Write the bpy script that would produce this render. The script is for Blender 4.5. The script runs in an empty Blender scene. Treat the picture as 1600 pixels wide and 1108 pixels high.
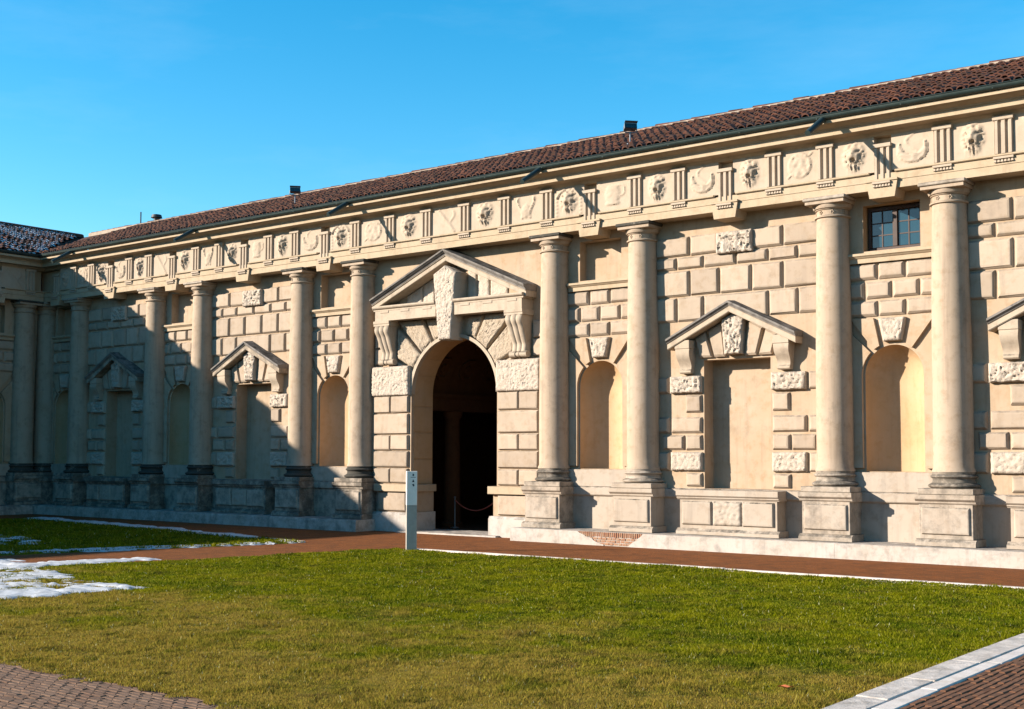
import bpy, bmesh, math, random
import numpy as np
from mathutils import Vector, Matrix, noise

# ------------------------------------------------------------------ camera, sky, sun, exposure
scn = bpy.context.scene
C = scn.collection
cam_d = bpy.data.cameras.new('camera'); cam = bpy.data.objects.new('camera', cam_d); C.objects.link(cam)
YAW, PITCH, ROLL = 0.6656, 0.0570, 0.0022
fw = Vector((-math.sin(YAW)*math.cos(PITCH), math.cos(YAW)*math.cos(PITCH), math.sin(PITCH)))
r0 = Vector((math.cos(YAW), math.sin(YAW), 0)); u0 = r0.cross(fw)
rt = r0*math.cos(ROLL) + u0*math.sin(ROLL); up = -r0*math.sin(ROLL) + u0*math.cos(ROLL)
CAM = Vector((23.4326, -27.1437, 2.2562))
cam.matrix_world = Matrix(((rt.x, up.x, -fw.x, CAM.x), (rt.y, up.y, -fw.y, CAM.y), (rt.z, up.z, -fw.z, CAM.z), (0, 0, 0, 1)))
cam_d.sensor_width = 36.0; cam_d.lens = 1936.4/1600*36.0; cam_d.shift_y = 0.030
cam_d.clip_start = 0.1; cam_d.clip_end = 2000
scn.camera = cam

SUN = Vector((1.0, 1.0, -0.535)).normalized()          # direction the light travels
ELEV = math.asin(-SUN.z)
wd = bpy.data.worlds.new('World'); scn.world = wd; wd.use_nodes = True
wn = wd.node_tree.nodes; wl = wd.node_tree.links
bg = wn['Background']
sky = wn.new('ShaderNodeTexSky'); sky.sky_type = 'NISHITA'; sky.sun_disc = False
sky.sun_elevation = ELEV; sky.sun_rotation = math.atan2(-SUN.x, -SUN.y)
sky.air_density = 1.0; sky.dust_density = 0.3; sky.ozone_density = 2.5
hs = wn.new('ShaderNodeHueSaturation'); hs.inputs['Saturation'].default_value = 1.45
hs.inputs['Hue'].default_value = 0.486
wl.new(sky.outputs[0], hs.inputs['Color']); 
wtc = wn.new('ShaderNodeTexCoord'); wmp = wn.new('ShaderNodeMapping'); wmp.inputs['Scale'].default_value = (1.6, 2.6, 9.0); wmp.inputs['Rotation'].default_value = (.25, .2, .5)
wno = wn.new('ShaderNodeTexNoise'); wno.inputs['Scale'].default_value = 1.3; wno.inputs['Detail'].default_value = 7; wno.inputs['Roughness'].default_value = .62
wrp = wn.new('ShaderNodeMapRange'); wrp.inputs['From Min'].default_value = .50; wrp.inputs['From Max'].default_value = .80; wrp.inputs['To Max'].default_value = .11
wmx = wn.new('ShaderNodeMix'); wmx.data_type = 'RGBA'; wmx.inputs[7].default_value = (3.2, 4.2, 5.2, 1)      # thin high cirrus all over the sky
wl.new(wtc.outputs['Generated'], wmp.inputs['Vector']); wl.new(wmp.outputs[0], wno.inputs['Vector']); wl.new(wno.outputs['Fac'], wrp.inputs['Value'])
wl.new(wrp.outputs[0], wmx.inputs[0]); wl.new(hs.outputs[0], wmx.inputs[6]); wl.new(wmx.outputs[2], bg.inputs['Color'])
bg.inputs['Strength'].default_value = 0.09
sd = bpy.data.lights.new('sun', 'SUN'); sd.energy = 5.0; sd.angle = math.radians(0.53); sd.color = (1.0, 0.895, 0.765)
sun = bpy.data.objects.new('sun', sd); C.objects.link(sun)
sun.rotation_euler = SUN.to_track_quat('-Z', 'Y').to_euler(); sun.location = (-30, -30, 40)
vs = scn.view_settings; vs.view_transform = 'Standard'; vs.look = 'None'; vs.gamma = 1; vs.use_curve_mapping = False
vs.exposure = 1.5
scn.cycles.max_bounces = 6; scn.cycles.diffuse_bounces = 3; scn.cycles.glossy_bounces = 2

random.seed(7)
RNG = np.random.default_rng(11)

# ------------------------------------------------------------------ materials
def nt(name):
    m = bpy.data.materials.new(name); m.use_nodes = True
    return m, m.node_tree.nodes, m.node_tree.links, m.node_tree.nodes['Principled BSDF']
def noise_n(n, l, pos, scale, detail=5, rough=.6, vec=None):
    t = n.new('ShaderNodeTexNoise'); t.inputs['Scale'].default_value = scale
    t.inputs['Detail'].default_value = detail; t.inputs['Roughness'].default_value = rough
    l.new(pos, t.inputs['Vector']); return t.outputs['Fac']
def ramp(n, l, fac, a, b, ca=(0,0,0,1), cb=(1,1,1,1)):
    r = n.new('ShaderNodeValToRGB'); r.color_ramp.elements[0].position = a; r.color_ramp.elements[1].position = b
    r.color_ramp.elements[0].color = ca; r.color_ramp.elements[1].color = cb
    l.new(fac, r.inputs['Fac']); return r.outputs['Color']
def mix(n, l, fac, a, b, mode='MIX'):
    x = n.new('ShaderNodeMix'); x.data_type = 'RGBA'; x.blend_type = mode
    def put(i, v):
        if isinstance(v, (tuple, list)): x.inputs[i].default_value = (*v[:3], 1)
        else: l.new(v, x.inputs[i])
    if isinstance(fac, (int, float)): x.inputs[0].default_value = fac
    else: l.new(fac, x.inputs[0])
    put(6, a); put(7, b); return x.outputs[2]
def math_n(n, l, op, a, b=None, clamp=False):
    x = n.new('ShaderNodeMath'); x.operation = op; x.use_clamp = clamp
    for i, v in enumerate((a, b)):
        if v is None: continue
        if isinstance(v, (int, float)): x.inputs[i].default_value = v
        else: l.new(v, x.inputs[i])
    return x.outputs[0]
def bump(n, l, b, h, strength, dist):
    x = n.new('ShaderNodeBump'); x.inputs['Strength'].default_value = strength; x.inputs['Distance'].default_value = dist
    l.new(h, x.inputs['Height']); l.new(x.outputs['Normal'], b.inputs['Normal'])

def stone(name, c1, c2, c3, ledge=.5, blot=.25, bstr=.35, bdist=.012, streak=.3, lowstain=0.0, lichen=(.035,.033,.028), rnd=.0):
    """weathered render / stone: two tones, patchy repairs, fine grain, lichen on ledges, run-off streaks"""
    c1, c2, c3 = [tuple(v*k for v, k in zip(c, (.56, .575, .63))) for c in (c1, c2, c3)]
    m, n, l, b = nt(name)
    g = n.new('ShaderNodeNewGeometry'); pos = g.outputs['Position']
    big = noise_n(n, l, pos, .9, 4); mid = noise_n(n, l, pos, 4.5, 6, .65); fine = noise_n(n, l, pos, 55, 4, .7)
    col = mix(n, l, ramp(n, l, big, .36, .66), c1, c2)
    col = mix(n, l, ramp(n, l, mid, .5, .75), col, c3)
    # run-off streaks: noise stretched along z
    mp = n.new('ShaderNodeMapping'); mp.inputs['Scale'].default_value = (6, 6, .45); l.new(pos, mp.inputs['Vector'])
    st = noise_n(n, l, mp.outputs[0], 1.0, 4, .6)
    stf = math_n(n, l, 'MULTIPLY', ramp(n, l, st, .52, .78), streak)
    col = mix(n, l, stf, col, (c1[0]*.45, c1[1]*.44, c1[2]*.45))
    # blotches of grey grime
    bl = noise_n(n, l, pos, 1.9, 7, .72)
    blf = math_n(n, l, 'MULTIPLY', ramp(n, l, bl, .54, .74), blot)
    col = mix(n, l, blf, col, (c1[0]*.40, c1[1]*.42, c1[2]*.46))
    # lichen on up-facing ledges
    sx = n.new('ShaderNodeSeparateXYZ'); l.new(g.outputs['Normal'], sx.inputs[0])
    upf = n.new('ShaderNodeMapRange'); upf.inputs['From Min'].default_value = .12; upf.inputs['From Max'].default_value = .7
    l.new(sx.outputs['Z'], upf.inputs['Value'])
    ln = ramp(n, l, noise_n(n, l, pos, 3.3, 8, .75), .40, .62)
    lf = math_n(n, l, 'MULTIPLY', math_n(n, l, 'MULTIPLY', upf.outputs[0], ln), ledge)
    col = mix(n, l, lf, col, lichen)
    # old lichen crust set per object (attribute "stain"), in patches of its own shape
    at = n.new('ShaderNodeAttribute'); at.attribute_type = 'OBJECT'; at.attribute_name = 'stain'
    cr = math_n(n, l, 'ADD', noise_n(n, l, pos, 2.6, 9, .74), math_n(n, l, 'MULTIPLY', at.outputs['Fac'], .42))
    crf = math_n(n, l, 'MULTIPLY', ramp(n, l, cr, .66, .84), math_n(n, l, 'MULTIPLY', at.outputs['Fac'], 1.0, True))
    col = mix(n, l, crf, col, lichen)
    if rnd:
        oi = n.new('ShaderNodeObjectInfo')
        v = n.new('ShaderNodeMapRange'); v.inputs['To Min'].default_value = 1-rnd; v.inputs['To Max'].default_value = 1+rnd*.6
        l.new(oi.outputs['Random'], v.inputs['Value'])
        col = mix(n, l, 1.0, col, v.outputs[0], 'MULTIPLY')
    l.new(col, b.inputs['Base Color'])
    b.inputs['Roughness'].default_value = .92; b.inputs['Specular IOR Level'].default_value = .15
    h = math_n(n, l, 'ADD', math_n(n, l, 'MULTIPLY', fine, .35), math_n(n, l, 'MULTIPLY', mid, .9))
    bump(n, l, b, h, bstr, bdist)
    return m

M = {}
M['plaster'] = stone('cream_plaster', (.56,.395,.24), (.61,.46,.305), (.50,.325,.175), blot=.36, streak=.36)
M['block']   = stone('block_plaster', (.56,.43,.295), (.60,.46,.32), (.48,.345,.215), blot=.38, streak=.28, rnd=.14)
M['column']  = stone('column_plaster', (.55,.41,.27), (.58,.44,.30), (.45,.315,.19), blot=.5, streak=.5)
M['rough']   = stone('rough_stone', (.70,.57,.42), (.74,.61,.46), (.62,.49,.35), blot=.25, bstr=1.0, bdist=.05, streak=.12)
M['hack']    = stone('hacked_stone', (.58,.45,.30), (.63,.50,.35), (.48,.36,.23), blot=.35, bstr=1.0, bdist=.05, streak=.15)
M['cornice'] = stone('cornice_stone', (.59,.44,.27), (.62,.47,.30), (.51,.37,.22), blot=.26, streak=.32, ledge=.5)
M['trim']    = stone('trim_stone', (.60,.47,.32), (.63,.50,.35), (.49,.37,.25), blot=.36, streak=.4, ledge=.95)
M['relief']  = stone('relief_stucco', (.58,.45,.31), (.61,.48,.34), (.53,.40,.27), blot=.15, streak=.1, ledge=.25)
M['base']    = stone('base_stone', (.54,.43,.31), (.58,.48,.36), (.45,.34,.23), blot=.38, streak=.35, ledge=.9)
M['plinth']  = stone('plinth_plaster', (.62,.53,.42), (.66,.58,.48), (.48,.39,.29), blot=.5, streak=.45, ledge=.7)
M['niche']   = stone('bounce_tinted_plaster', (.64,.405,.20), (.68,.45,.25), (.58,.36,.17), blot=.2, streak=.22)  # wall plaster made more orange: bounced light put into the colour
M['dark']    = stone('passage_gloom_plaster', (.085,.036,.014), (.10,.048,.02), (.06,.027,.012), blot=.3, streak=.3)  # interior shade painted in: plaster colour darkened to keep the vestibule black

M['lead'] = stone('weathered_capping', (.26,.225,.18), (.34,.30,.25), (.10,.085,.07), blot=.8, streak=.2, ledge=1.0)

def tile_mat(name):
    m, n, l, b = nt(name)
    g = n.new('ShaderNodeNewGeometry'); pos = g.outputs['Position']
    v = n.new('ShaderNodeTexVoronoi'); v.inputs['Scale'].default_value = 3.4; l.new(pos, v.inputs['Vector'])
    s = n.new('ShaderNodeSeparateColor'); l.new(v.outputs['Color'], s.inputs[0])
    col = mix(n, l, s.outputs[0], (.036,.014,.010), (.105,.042,.027))
    col = mix(n, l, ramp(n, l, s.outputs[1], .55, .95), col, (.045,.025,.02))
    col = mix(n, l, math_n(n, l, 'MULTIPLY', ramp(n, l, noise_n(n, l, pos, 5, 6, .7), .5, .7), .6), col, (.034,.028,.020))
    col = mix(n, l, math_n(n, l, 'MULTIPLY', ramp(n, l, noise_n(n, l, pos, 13, 4, .7), .62, .72), .6), col, (.17,.12,.08))
    l.new(col, b.inputs['Base Color']); b.inputs['Roughness'].default_value = .9; b.inputs['Specular IOR Level'].default_value = .2
    bump(n, l, b, noise_n(n, l, pos, 40, 4), .4, .01)
    return m
M['tile'] = tile_mat('roof_tile_clay')

def plain(name, col, rough=.6, metal=0, bs=0, var=.25, sc=6, spec=.4):
    m, n, l, b = nt(name)
    g = n.new('ShaderNodeNewGeometry'); pos = g.outputs['Position']
    f = noise_n(n, l, pos, sc, 6, .65)
    c = mix(n, l, ramp(n, l, f, .35, .7), tuple(x*(1-var) for x in col), tuple(min(1, x*(1+var*.5)) for x in col))
    l.new(c, b.inputs['Base Color']); b.inputs['Roughness'].default_value = rough; b.inputs['Metallic'].default_value = metal
    b.inputs['Specular IOR Level'].default_value = spec
    if bs: bump(n, l, b, noise_n(n, l, pos, sc*8, 4, .7), bs, .01)
    return m
M['gutter'] = plain('weathered_copper', (.026,.042,.040), .5, .3)
M['mortar'] = plain('ridge_mortar', (.27,.21,.16), .95, 0, .5)
M['wood'] = plain('brown_window_wood', (.035,.016,.010), .6)
M['iron'] = plain('dark_iron', (.03,.032,.035), .5, .3)
M['lampgrey'] = plain('grey_lamp_metal', (.16,.18,.20), .45, .4)
M['white'] = plain('white_enamel', (.78,.72,.65), .5, var=.08)
M['grey'] = plain('grey_enamel', (.33,.30,.26), .45, var=.12)
M['ink'] = plain('sign_ink', (.04,.04,.05), .7)
M['rope'] = plain('red_rope', (.28,.06,.04), .8)
M['snow'] = plain('snow', (.42,.43,.45), .75, 0, .6, var=.35, sc=7)
M['leaf'] = plain('dead_leaf', (.45,.12,.04), .8)
m, n, l, b = nt('window_glass'); b.inputs['Base Color'].default_value = (.012,.035,.05,1); b.inputs['Roughness'].default_value = .06; b.inputs['IOR'].default_value = 1.6
b.inputs['Specular IOR Level'].default_value = .45; M['glass'] = m
g = n.new('ShaderNodeNewGeometry'); bump(n, l, b, noise_n(n, l, g.outputs['Position'], 3, 2), .12, .02)

def brick_mat(name, c1, c2, c3, var=True):
    m, n, l, b = nt(name)
    g = n.new('ShaderNodeNewGeometry'); pos = g.outputs['Position']; oi = n.new('ShaderNodeObjectInfo')
    wn_ = n.new('ShaderNodeTexWhiteNoise'); wn_.noise_dimensions = '1D'; l.new(oi.outputs['Random'], wn_.inputs['W'])
    v = n.new('ShaderNodeTexVoronoi'); v.inputs['Scale'].default_value = 7; l.new(pos, v.inputs['Vector'])
    s = n.new('ShaderNodeSeparateColor'); l.new(v.outputs['Color'], s.inputs[0])
    f = math_n(n, l, 'MULTIPLY', math_n(n, l, 'ADD', wn_.outputs['Value'], s.outputs[0]), .5)
    col = mix(n, l, f, c1, c2)
    col = mix(n, l, ramp(n, l, noise_n(n, l, pos, 9, 6, .7), .45, .75), col, c3)
    l.new(col, b.inputs['Base Color']); b.inputs['Roughness'].default_value = .9; b.inputs['Specular IOR Level'].default_value = .2
    bump(n, l, b, noise_n(n, l, pos, 60, 5, .7), .5, .008)
    return m
M['paver'] = brick_mat('paving_brick', (.095,.040,.020), (.16,.075,.038), (.075,.04,.025))
M['paver2'] = brick_mat('old_paving_brick', (.10,.055,.034), (.145,.092,.062), (.075,.046,.031))
M['brick'] = brick_mat('wall_brick', (.20,.085,.05), (.27,.15,.09), (.25,.19,.13))

def path_mat(name, c1, c2, c3, joint):
    m, n, l, b = nt(name)
    g = n.new('ShaderNodeNewGeometry'); pos = g.outputs['Position']
    br = n.new('ShaderNodeTexBrick'); br.inputs['Scale'].default_value = 1; br.inputs['Brick Width'].default_value = .26
    br.inputs['Row Height'].default_value = .075; br.inputs['Mortar Size'].default_value = .006
    br.inputs['Color1'].default_value = (*c1, 1); br.inputs['Color2'].default_value = (*c2, 1); br.inputs['Mortar'].default_value = (*joint, 1)
    l.new(pos, br.inputs['Vector'])
    col = mix(n, l, ramp(n, l, noise_n(n, l, pos, 2.2, 8, .8), .44, .60), br.outputs['Color'], c3)
    l.new(col, b.inputs['Base Color']); b.inputs['Roughness'].default_value = .95; b.inputs['Specular IOR Level'].default_value = .15
    col = mix(n, l, math_n(n, l, 'MULTIPLY', ramp(n, l, noise_n(n, l, pos, 14, 6, .8), .5, .66), .55), col, (.055,.03,.018))
    col = mix(n, l, math_n(n, l, 'MULTIPLY', ramp(n, l, noise_n(n, l, pos, 22, 4, .8), .60, .70), .5), col, (.24,.13,.07)); l.new(col, b.inputs['Base Color'])
    bump(n, l, b, noise_n(n, l, pos, 30, 5, .7), .8, .02)
    return m
M['path'] = path_mat('brick_path', (.160,.047,.008), (.20,.064,.014), (.10,.034,.009), (.06,.025,.01))
M['soil'] = plain('packed_soil', (.07,.045,.03), .95, 0, .6, sc=3)
M['kerb'] = stone('kerb_stone', (.84,.72,.58), (.92,.80,.66), (.58,.48,.37), blot=.75, streak=0, ledge=.42, bstr=.9, bdist=.02)
M['kerbpale'] = stone('pale_kerb_stone', (.90,.78,.63), (.95,.83,.70), (.70,.58,.45), blot=.5, streak=0, ledge=.14, bstr=.8)

def grass_mat(name, blades):
    m, n, l, b = nt(name)
    g = n.new('ShaderNodeNewGeometry'); pos = g.outputs['Position']
    s = n.new('ShaderNodeSeparateXYZ'); l.new(pos, s.inputs[0])
    lush = mix(n, l, ramp(n, l, noise_n(n, l, pos, .7, 7, .74), .40, .60), (.085,.115,.002), (.185,.185,.002))
    lush = mix(n, l, ramp(n, l, noise_n(n, l, pos, 1.9, 7, .8), .50, .64), lush, (.034,.060,.002))
    dry = mix(n, l, noise_n(n, l, pos, 4, 6, .7), (.19,.135,.010), (.34,.245,.06))
    # trodden, drier turf towards the cross path
    y = n.new('ShaderNodeMapRange'); y.inputs['From Min'].default_value = -10.5; y.inputs['From Max'].default_value = -19.5
    y.inputs['To Min'].default_value = -.17; y.inputs['To Max'].default_value = .20; l.new(s.outputs['Y'], y.inputs['Value'])
    f = math_n(n, l, 'ADD', noise_n(n, l, pos, .55, 8, .72), y.outputs[0])
    col = mix(n, l, ramp(n, l, f, .46, .60), lush, dry)
    col = mix(n, l, math_n(n, l, 'MULTIPLY', ramp(n, l, noise_n(n, l, pos, 2.6, 7, .8), .52, .62), .8), col, (.030,.046,.003))
    col = mix(n, l, math_n(n, l, 'MULTIPLY', ramp(n, l, noise_n(n, l, pos, 1.45, 8, .78), .54, .66), .75), col, (.085,.056,.02))
    if blades:
        at = n.new('ShaderNodeAttribute'); at.attribute_name = 'tone'
        col = mix(n, l, ramp(n, l, at.outputs['Fac'], .70, .98), col, (.21,.185,.02))
        col = mix(n, l, ramp(n, l, at.outputs['Fac'], .9925, .996), col, (.34,.33,.20))
        v = n.new('ShaderNodeMapRange'); v.inputs['To Min'].default_value = .55; v.inputs['To Max'].default_value = 1.35
        l.new(at.outputs['Fac'], v.inputs['Value']); col = mix(n, l, 1.0, col, v.outputs[0], 'MULTIPLY')
    else:
        col = mix(n, l, .2, col, (.06,.05,.012))
        bump(n, l, b, noise_n(n, l, pos, 25, 6, .8), 1.0, .05)
    l.new(col, b.inputs['Base Color']); b.inputs['Roughness'].default_value = .9; b.inputs['Specular IOR Level'].default_value = .04
    if blades:
        tr = n.new('ShaderNodeBsdfTranslucent'); l.new(col, tr.inputs['Color'])
        ms = n.new('ShaderNodeMixShader'); ms.inputs[0].default_value = .4
        l.new(b.outputs[0], ms.inputs[1]); l.new(tr.outputs[0], ms.inputs[2]); l.new(ms.outputs[0], n['Material Output'].inputs['Surface'])
    return m
M['blade'] = grass_mat('grass_blade', True); M['turf'] = grass_mat('turf_soil', False)

# ------------------------------------------------------------------ mesh helpers
def link(o, parent=None):
    C.objects.link(o)
    if parent is not None: o.parent = parent
    return o
class MB:
    def __init__(s): s.v = []; s.f = []
    def add(s, vs, fs):
        o = len(s.v); s.v += [tuple(v) for v in vs]; s.f += [tuple(i+o for i in f) for f in fs]; return s
    def box(s, x0, x1, y0, y1, z0, z1, b=0.0):
        if b:
            bm = bmesh.new(); bmesh.ops.create_cube(bm, size=1)
            for v in bm.verts: v.co = Vector(((x0+x1)/2+v.co.x*(x1-x0), (y0+y1)/2+v.co.y*(y1-y0), (z0+z1)/2+v.co.z*(z1-z0)))
            bmesh.ops.bevel(bm, geom=bm.edges[:], offset=b, segments=1, affect='EDGES', profile=.5)
            bm.verts.ensure_lookup_table()
            s.add([v.co[:] for v in bm.verts], [[v.index for v in f.verts] for f in bm.faces]); bm.free(); return s
        return s.add([(x0,y0,z0),(x1,y0,z0),(x1,y1,z0),(x0,y1,z0),(x0,y0,z1),(x1,y0,z1),(x1,y1,z1),(x0,y1,z1)],
                     [(0,3,2,1),(4,5,6,7),(0,1,5,4),(1,2,6,5),(2,3,7,6),(3,0,4,7)])
    def quad(s, a, b, c, d): return s.add([a,b,c,d], [(0,1,2,3)])
    def prof(s, pts, x0, x1, zf=None, taper=None):
        """extrude a closed (y,z) profile along x; zf(x) shears it in z"""
        n = len(pts); vs = []
        for x in (x0, x1):
            for (y, z) in pts: vs.append((x, y, z + (zf(x) if zf else 0)))
        fs = [(i, (i+1) % n, n+(i+1) % n, n+i) for i in range(n)]
        fs += [tuple(range(n-1, -1, -1)), tuple(range(n, 2*n))]
        return s.add(vs, fs)
    def lathe(s, pts, cx, cy, n=32, a0=0, a1=2*math.pi):
        full = abs(a1-a0-2*math.pi) < 1e-6; k = n if full else n+1
        vs = [(cx+r*math.cos(a0+(a1-a0)*i/n), cy+r*math.sin(a0+(a1-a0)*i/n), z) for (r, z) in pts for i in range(k)]
        fs = []
        for j in range(len(pts)-1):
            for i in range(n):
                i2 = (i+1) % k
                fs.append((j*k+i, j*k+i2, (j+1)*k+i2, (j+1)*k+i))
        return s.add(vs, fs)
    def tube(s, pts, r, n=8, cap=True):
        vs = []; fs = []
        P = [Vector(p) for p in pts]
        for j, p in enumerate(P):
            d = (P[min(j+1, len(P)-1)]-P[max(j-1, 0)]).normalized()
            a = d.cross(Vector((0,0,1)) if abs(d.z) < .9 else Vector((1,0,0))).normalized(); b_ = d.cross(a)
            rr = r[j] if isinstance(r, (list, tuple)) else r
            vs += [tuple(p + a*rr*math.cos(2*math.pi*i/n) + b_*rr*math.sin(2*math.pi*i/n)) for i in range(n)]
        for j in range(len(P)-1):
            for i in range(n): fs.append((j*n+i, j*n+(i+1) % n, (j+1)*n+(i+1) % n, (j+1)*n+i))
        if cap: fs += [tuple(range(n)), tuple(range((len(P)-1)*n, len(P)*n))]
        return s.add(vs, fs)
    def mesh(s, name, mat, smooth=False, angle=None):
        me = bpy.data.meshes.new(name); me.from_pydata(s.v, [], s.f); me.materials.append(M[mat])
        bm = bmesh.new(); bm.from_mesh(me); bmesh.ops.recalc_face_normals(bm, faces=bm.faces[:]); bm.to_mesh(me); bm.free()
        if smooth:
            for p in me.polygons: p.use_smooth = True
            try: me.set_sharp_from_angle(angle=math.radians(angle or 40))
            except Exception: pass
        me.update(); return me
    def build(s, name, mat, parent=None, smooth=False, angle=None):
        return link(bpy.data.objects.new(name, s.mesh(name, mat, smooth, angle)), parent)
def inst(name, me, parent, loc=(0,0,0), rot=(0,0,0), sc=(1,1,1)):
    o = bpy.data.objects.new(name, me); o.location = loc; o.rotation_euler = rot; o.scale = sc
    return link(o, parent)
def empty(name, loc=(0,0,0), rz=0):
    o = bpy.data.objects.new(name, None); o.location = loc; o.rotation_euler = (0,0,rz); return link(o)
def tag(o, label=None, cat=None, group=None, kind=None):
    for k, v in (('label', label), ('category', cat), ('group', group), ('kind', kind)):
        if v: o[k] = v
    return o

# ------------------------------------------------------------------ ground, paths, lawns
def sheet(name, pts, z, mat, parent=None, kind='structure'):
    mb = MB(); mb.add([(x, y, z) for x, y in pts], [tuple(range(len(pts)))])
    o = mb.build(name, mat, parent)
    if kind and parent is None: o['kind'] = kind
    return o
sheet('ground', [(-400,-400),(400,-400),(400,400),(-400,400)], -.03, 'soil')
# courtyard paving: the walk along the fronts and the two cross paths are one brick sheet under the lawns
path = sheet('path', [(-21.6,-46),(24.5,-46),(24.5,.1),(-21.6,.1)], 0.0, 'path')
def inside(px, py, poly):
    r = np.zeros(len(px), bool); n = len(poly); j = n-1
    for i in range(n):
        xi, yi = poly[i]; xj, yj = poly[j]
        c = ((yi > py) != (yj > py)) & (px < (xj-xi)*(py-yi)/(yj-yi+1e-12)+xi)
        r ^= c; j = i
    return r
def hash_noise(x, y, s):
    """smooth value noise, vectorised"""
    x = x*s; y = y*s; xi = np.floor(x).astype(np.int64); yi = np.floor(y).astype(np.int64); fx = x-xi; fy = y-yi
    def h(a, b): 
        v = np.sin(a*127.1+b*311.7)*43758.5453; return v-np.floor(v)
    fx = fx*fx*(3-2*fx); fy = fy*fy*(3-2*fy)
    return (h(xi,yi)*(1-fx)+h(xi+1,yi)*fx)*(1-fy)+(h(xi,yi+1)*(1-fx)+h(xi+1,yi+1)*fx)*fy
def lawn_z(x, y): return .006+.03*hash_noise(x, y, .55)+.016*hash_noise(x+9, y, 1.7)
LAWN_R = [(2.75,-5.30),(18.75,-5.30),(18.75,-19.85),(-.85,-19.85)]
LAWN_L = [(-17.2,-3.1),(-.62,-5.15),(-5.0,-19.85),(-17.2,-19.85)]
def lawn_sheet(name, poly):
    mb = MB(); c = Vector((sum(p[0] for p in poly)/4, sum(p[1] for p in poly)/4, 0))
    n = 40; P = [Vector((x, y, 0)) for x, y in poly]; vs = []
    for j in range(n+1):
        for i in range(n+1):
            a = P[0].lerp(P[1], i/n); d = P[3].lerp(P[2], i/n); p = a.lerp(d, j/n)
            z = float(lawn_z(np.array([p.x]), np.array([p.y]))[0]) if 0 < i < n and 0 < j < n else -.01
            vs.append((p.x, p.y, z))
    fs = [(j*(n+1)+i, j*(n+1)+i+1, (j+1)*(n+1)+i+1, (j+1)*(n+1)+i) for j in range(n) for i in range(n)]
    mb.add(vs, fs); o = mb.build(name, 'turf', None, True); o['kind'] = 'structure'; return o
lawn_sheet('lawn', LAWN_R); lawn_sheet('lawn', LAWN_L)

def grass(name, poly, count, label, near_pow, hmin, hmax, spill=0):
    x0 = min(p[0] for p in poly); x1 = max(p[0] for p in poly); y0 = min(p[1] for p in poly); y1 = max(p[1] for p in poly)
    N = count*6; y0 -= spill
    x = RNG.uniform(x0, x1, N); y = RNG.uniform(y0, y1, N)
    k = inside(x, y, poly)
    if spill: k |= (x > -.5) & (x < 18.7) & (y <= -19.8) & (y > -19.83-spill*hash_noise(x, y, 2.2)*hash_noise(x+4, y*.2, 6)*1.6)
    d = np.hypot(x-CAM.x, y-CAM.y)
    w = np.clip((11.0/d)**near_pow, 0, 1)
    dens = .55+.9*hash_noise(x, y, 3.1)*hash_noise(x+31, y, .9)+.35*hash_noise(x, y+7, 9)
    k &= RNG.uniform(0, 1, N) < w*np.clip(dens, 0, 1)
    # ragged lawn edge spills over a little
    x = x[k][:count]; y = y[k][:count]; d = d[k][:count]; n_ = len(x)
    tall = hash_noise(x+5, y-3, 2.3)*.6+hash_noise(x, y, 7.0)*.6
    h = (hmin+(hmax-hmin)*RNG.uniform(0, 1, n_)**2.4)*(.25+1.5*tall**2)
    wd_ = RNG.uniform(.003, .0062, n_)*np.clip(d/11, 1, 3.0)
    a = RNG.uniform(0, 2*np.pi, n_); lean = RNG.uniform(.2, 1.3, n_)*h; la = RNG.uniform(0, 2*np.pi, n_)
    z0 = lawn_z(x, y)-.004
    co = np.empty((n_, 3, 3)); 
    co[:,0,0] = x-np.cos(a)*wd_; co[:,0,1] = y-np.sin(a)*wd_; co[:,0,2] = z0
    co[:,1,0] = x+np.cos(a)*wd_; co[:,1,1] = y+np.sin(a)*wd_; co[:,1,2] = z0
    co[:,2,0] = x+np.cos(la)*lean; co[:,2,1] = y+np.sin(la)*lean; co[:,2,2] = z0+h+.008
    me = bpy.data.meshes.new(name); me.vertices.add(n_*3); me.loops.add(n_*3); me.polygons.add(n_)
    me.vertices.foreach_set('co', co.ravel()); me.loops.foreach_set('vertex_index', np.arange(n_*3, dtype=np.int32))
    me.polygons.foreach_set('loop_start', np.arange(0, n_*3, 3, dtype=np.int32))
    me.update(calc_edges=True)
    t = me.attributes.new('tone', 'FLOAT', 'POINT'); t.data.foreach_set('value', np.repeat(RNG.uniform(0, 1, n_), 3).astype(np.float32))
    me.materials.append(M['blade']); o = link(bpy.data.objects.new(name, me)); tag(o, label, 'grass', None, 'stuff'); return o
grass('grass', LAWN_R, 850000, 'sunlit winter lawn, green to straw coloured, before the portal', 1.25, .014, .046, .32)
grass('grass', LAWN_L, 110000, 'dark shaded lawn beyond the brick path at left', .6, .03, .07)

# kerbs: single long stones
def stones_line(name, label, a, b, w, h, mat, length, z=0.0, gap=.006):
    root = tag(empty(name, (a[0], a[1], 0)), kind='structure')
    A = Vector((*a, 0)); B = Vector((*b, 0)); L = (B-A).length; d = (B-A).normalized(); s = 0; rz = math.atan2(d.y, d.x)
    while s < L:
        ln = min(length*random.uniform(.7, 1.25), L-s)
        mb = MB(); mb.box(0, ln-gap, -w/2+random.uniform(-.006,.006), w/2+random.uniform(-.006,.006), -.02, h+random.uniform(-.006,.006), .012)
        me = mb.mesh('kerb_stone', mat); p = d*s
        o = inst('kerb_stone', me, root, (p.x, p.y, z), (random.uniform(-.01,.01), 0, rz+random.uniform(-.004,.004))); s += ln
    return root
stones_line('kerb', '', (3.3,-5.20), (24.4,-5.20), .14, .058, 'kerbpale', 1.9)
stones_line('kerb', '', (18.91,-5.4), (18.91,-26), .32, .045, 'kerb', 1.3)
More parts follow.
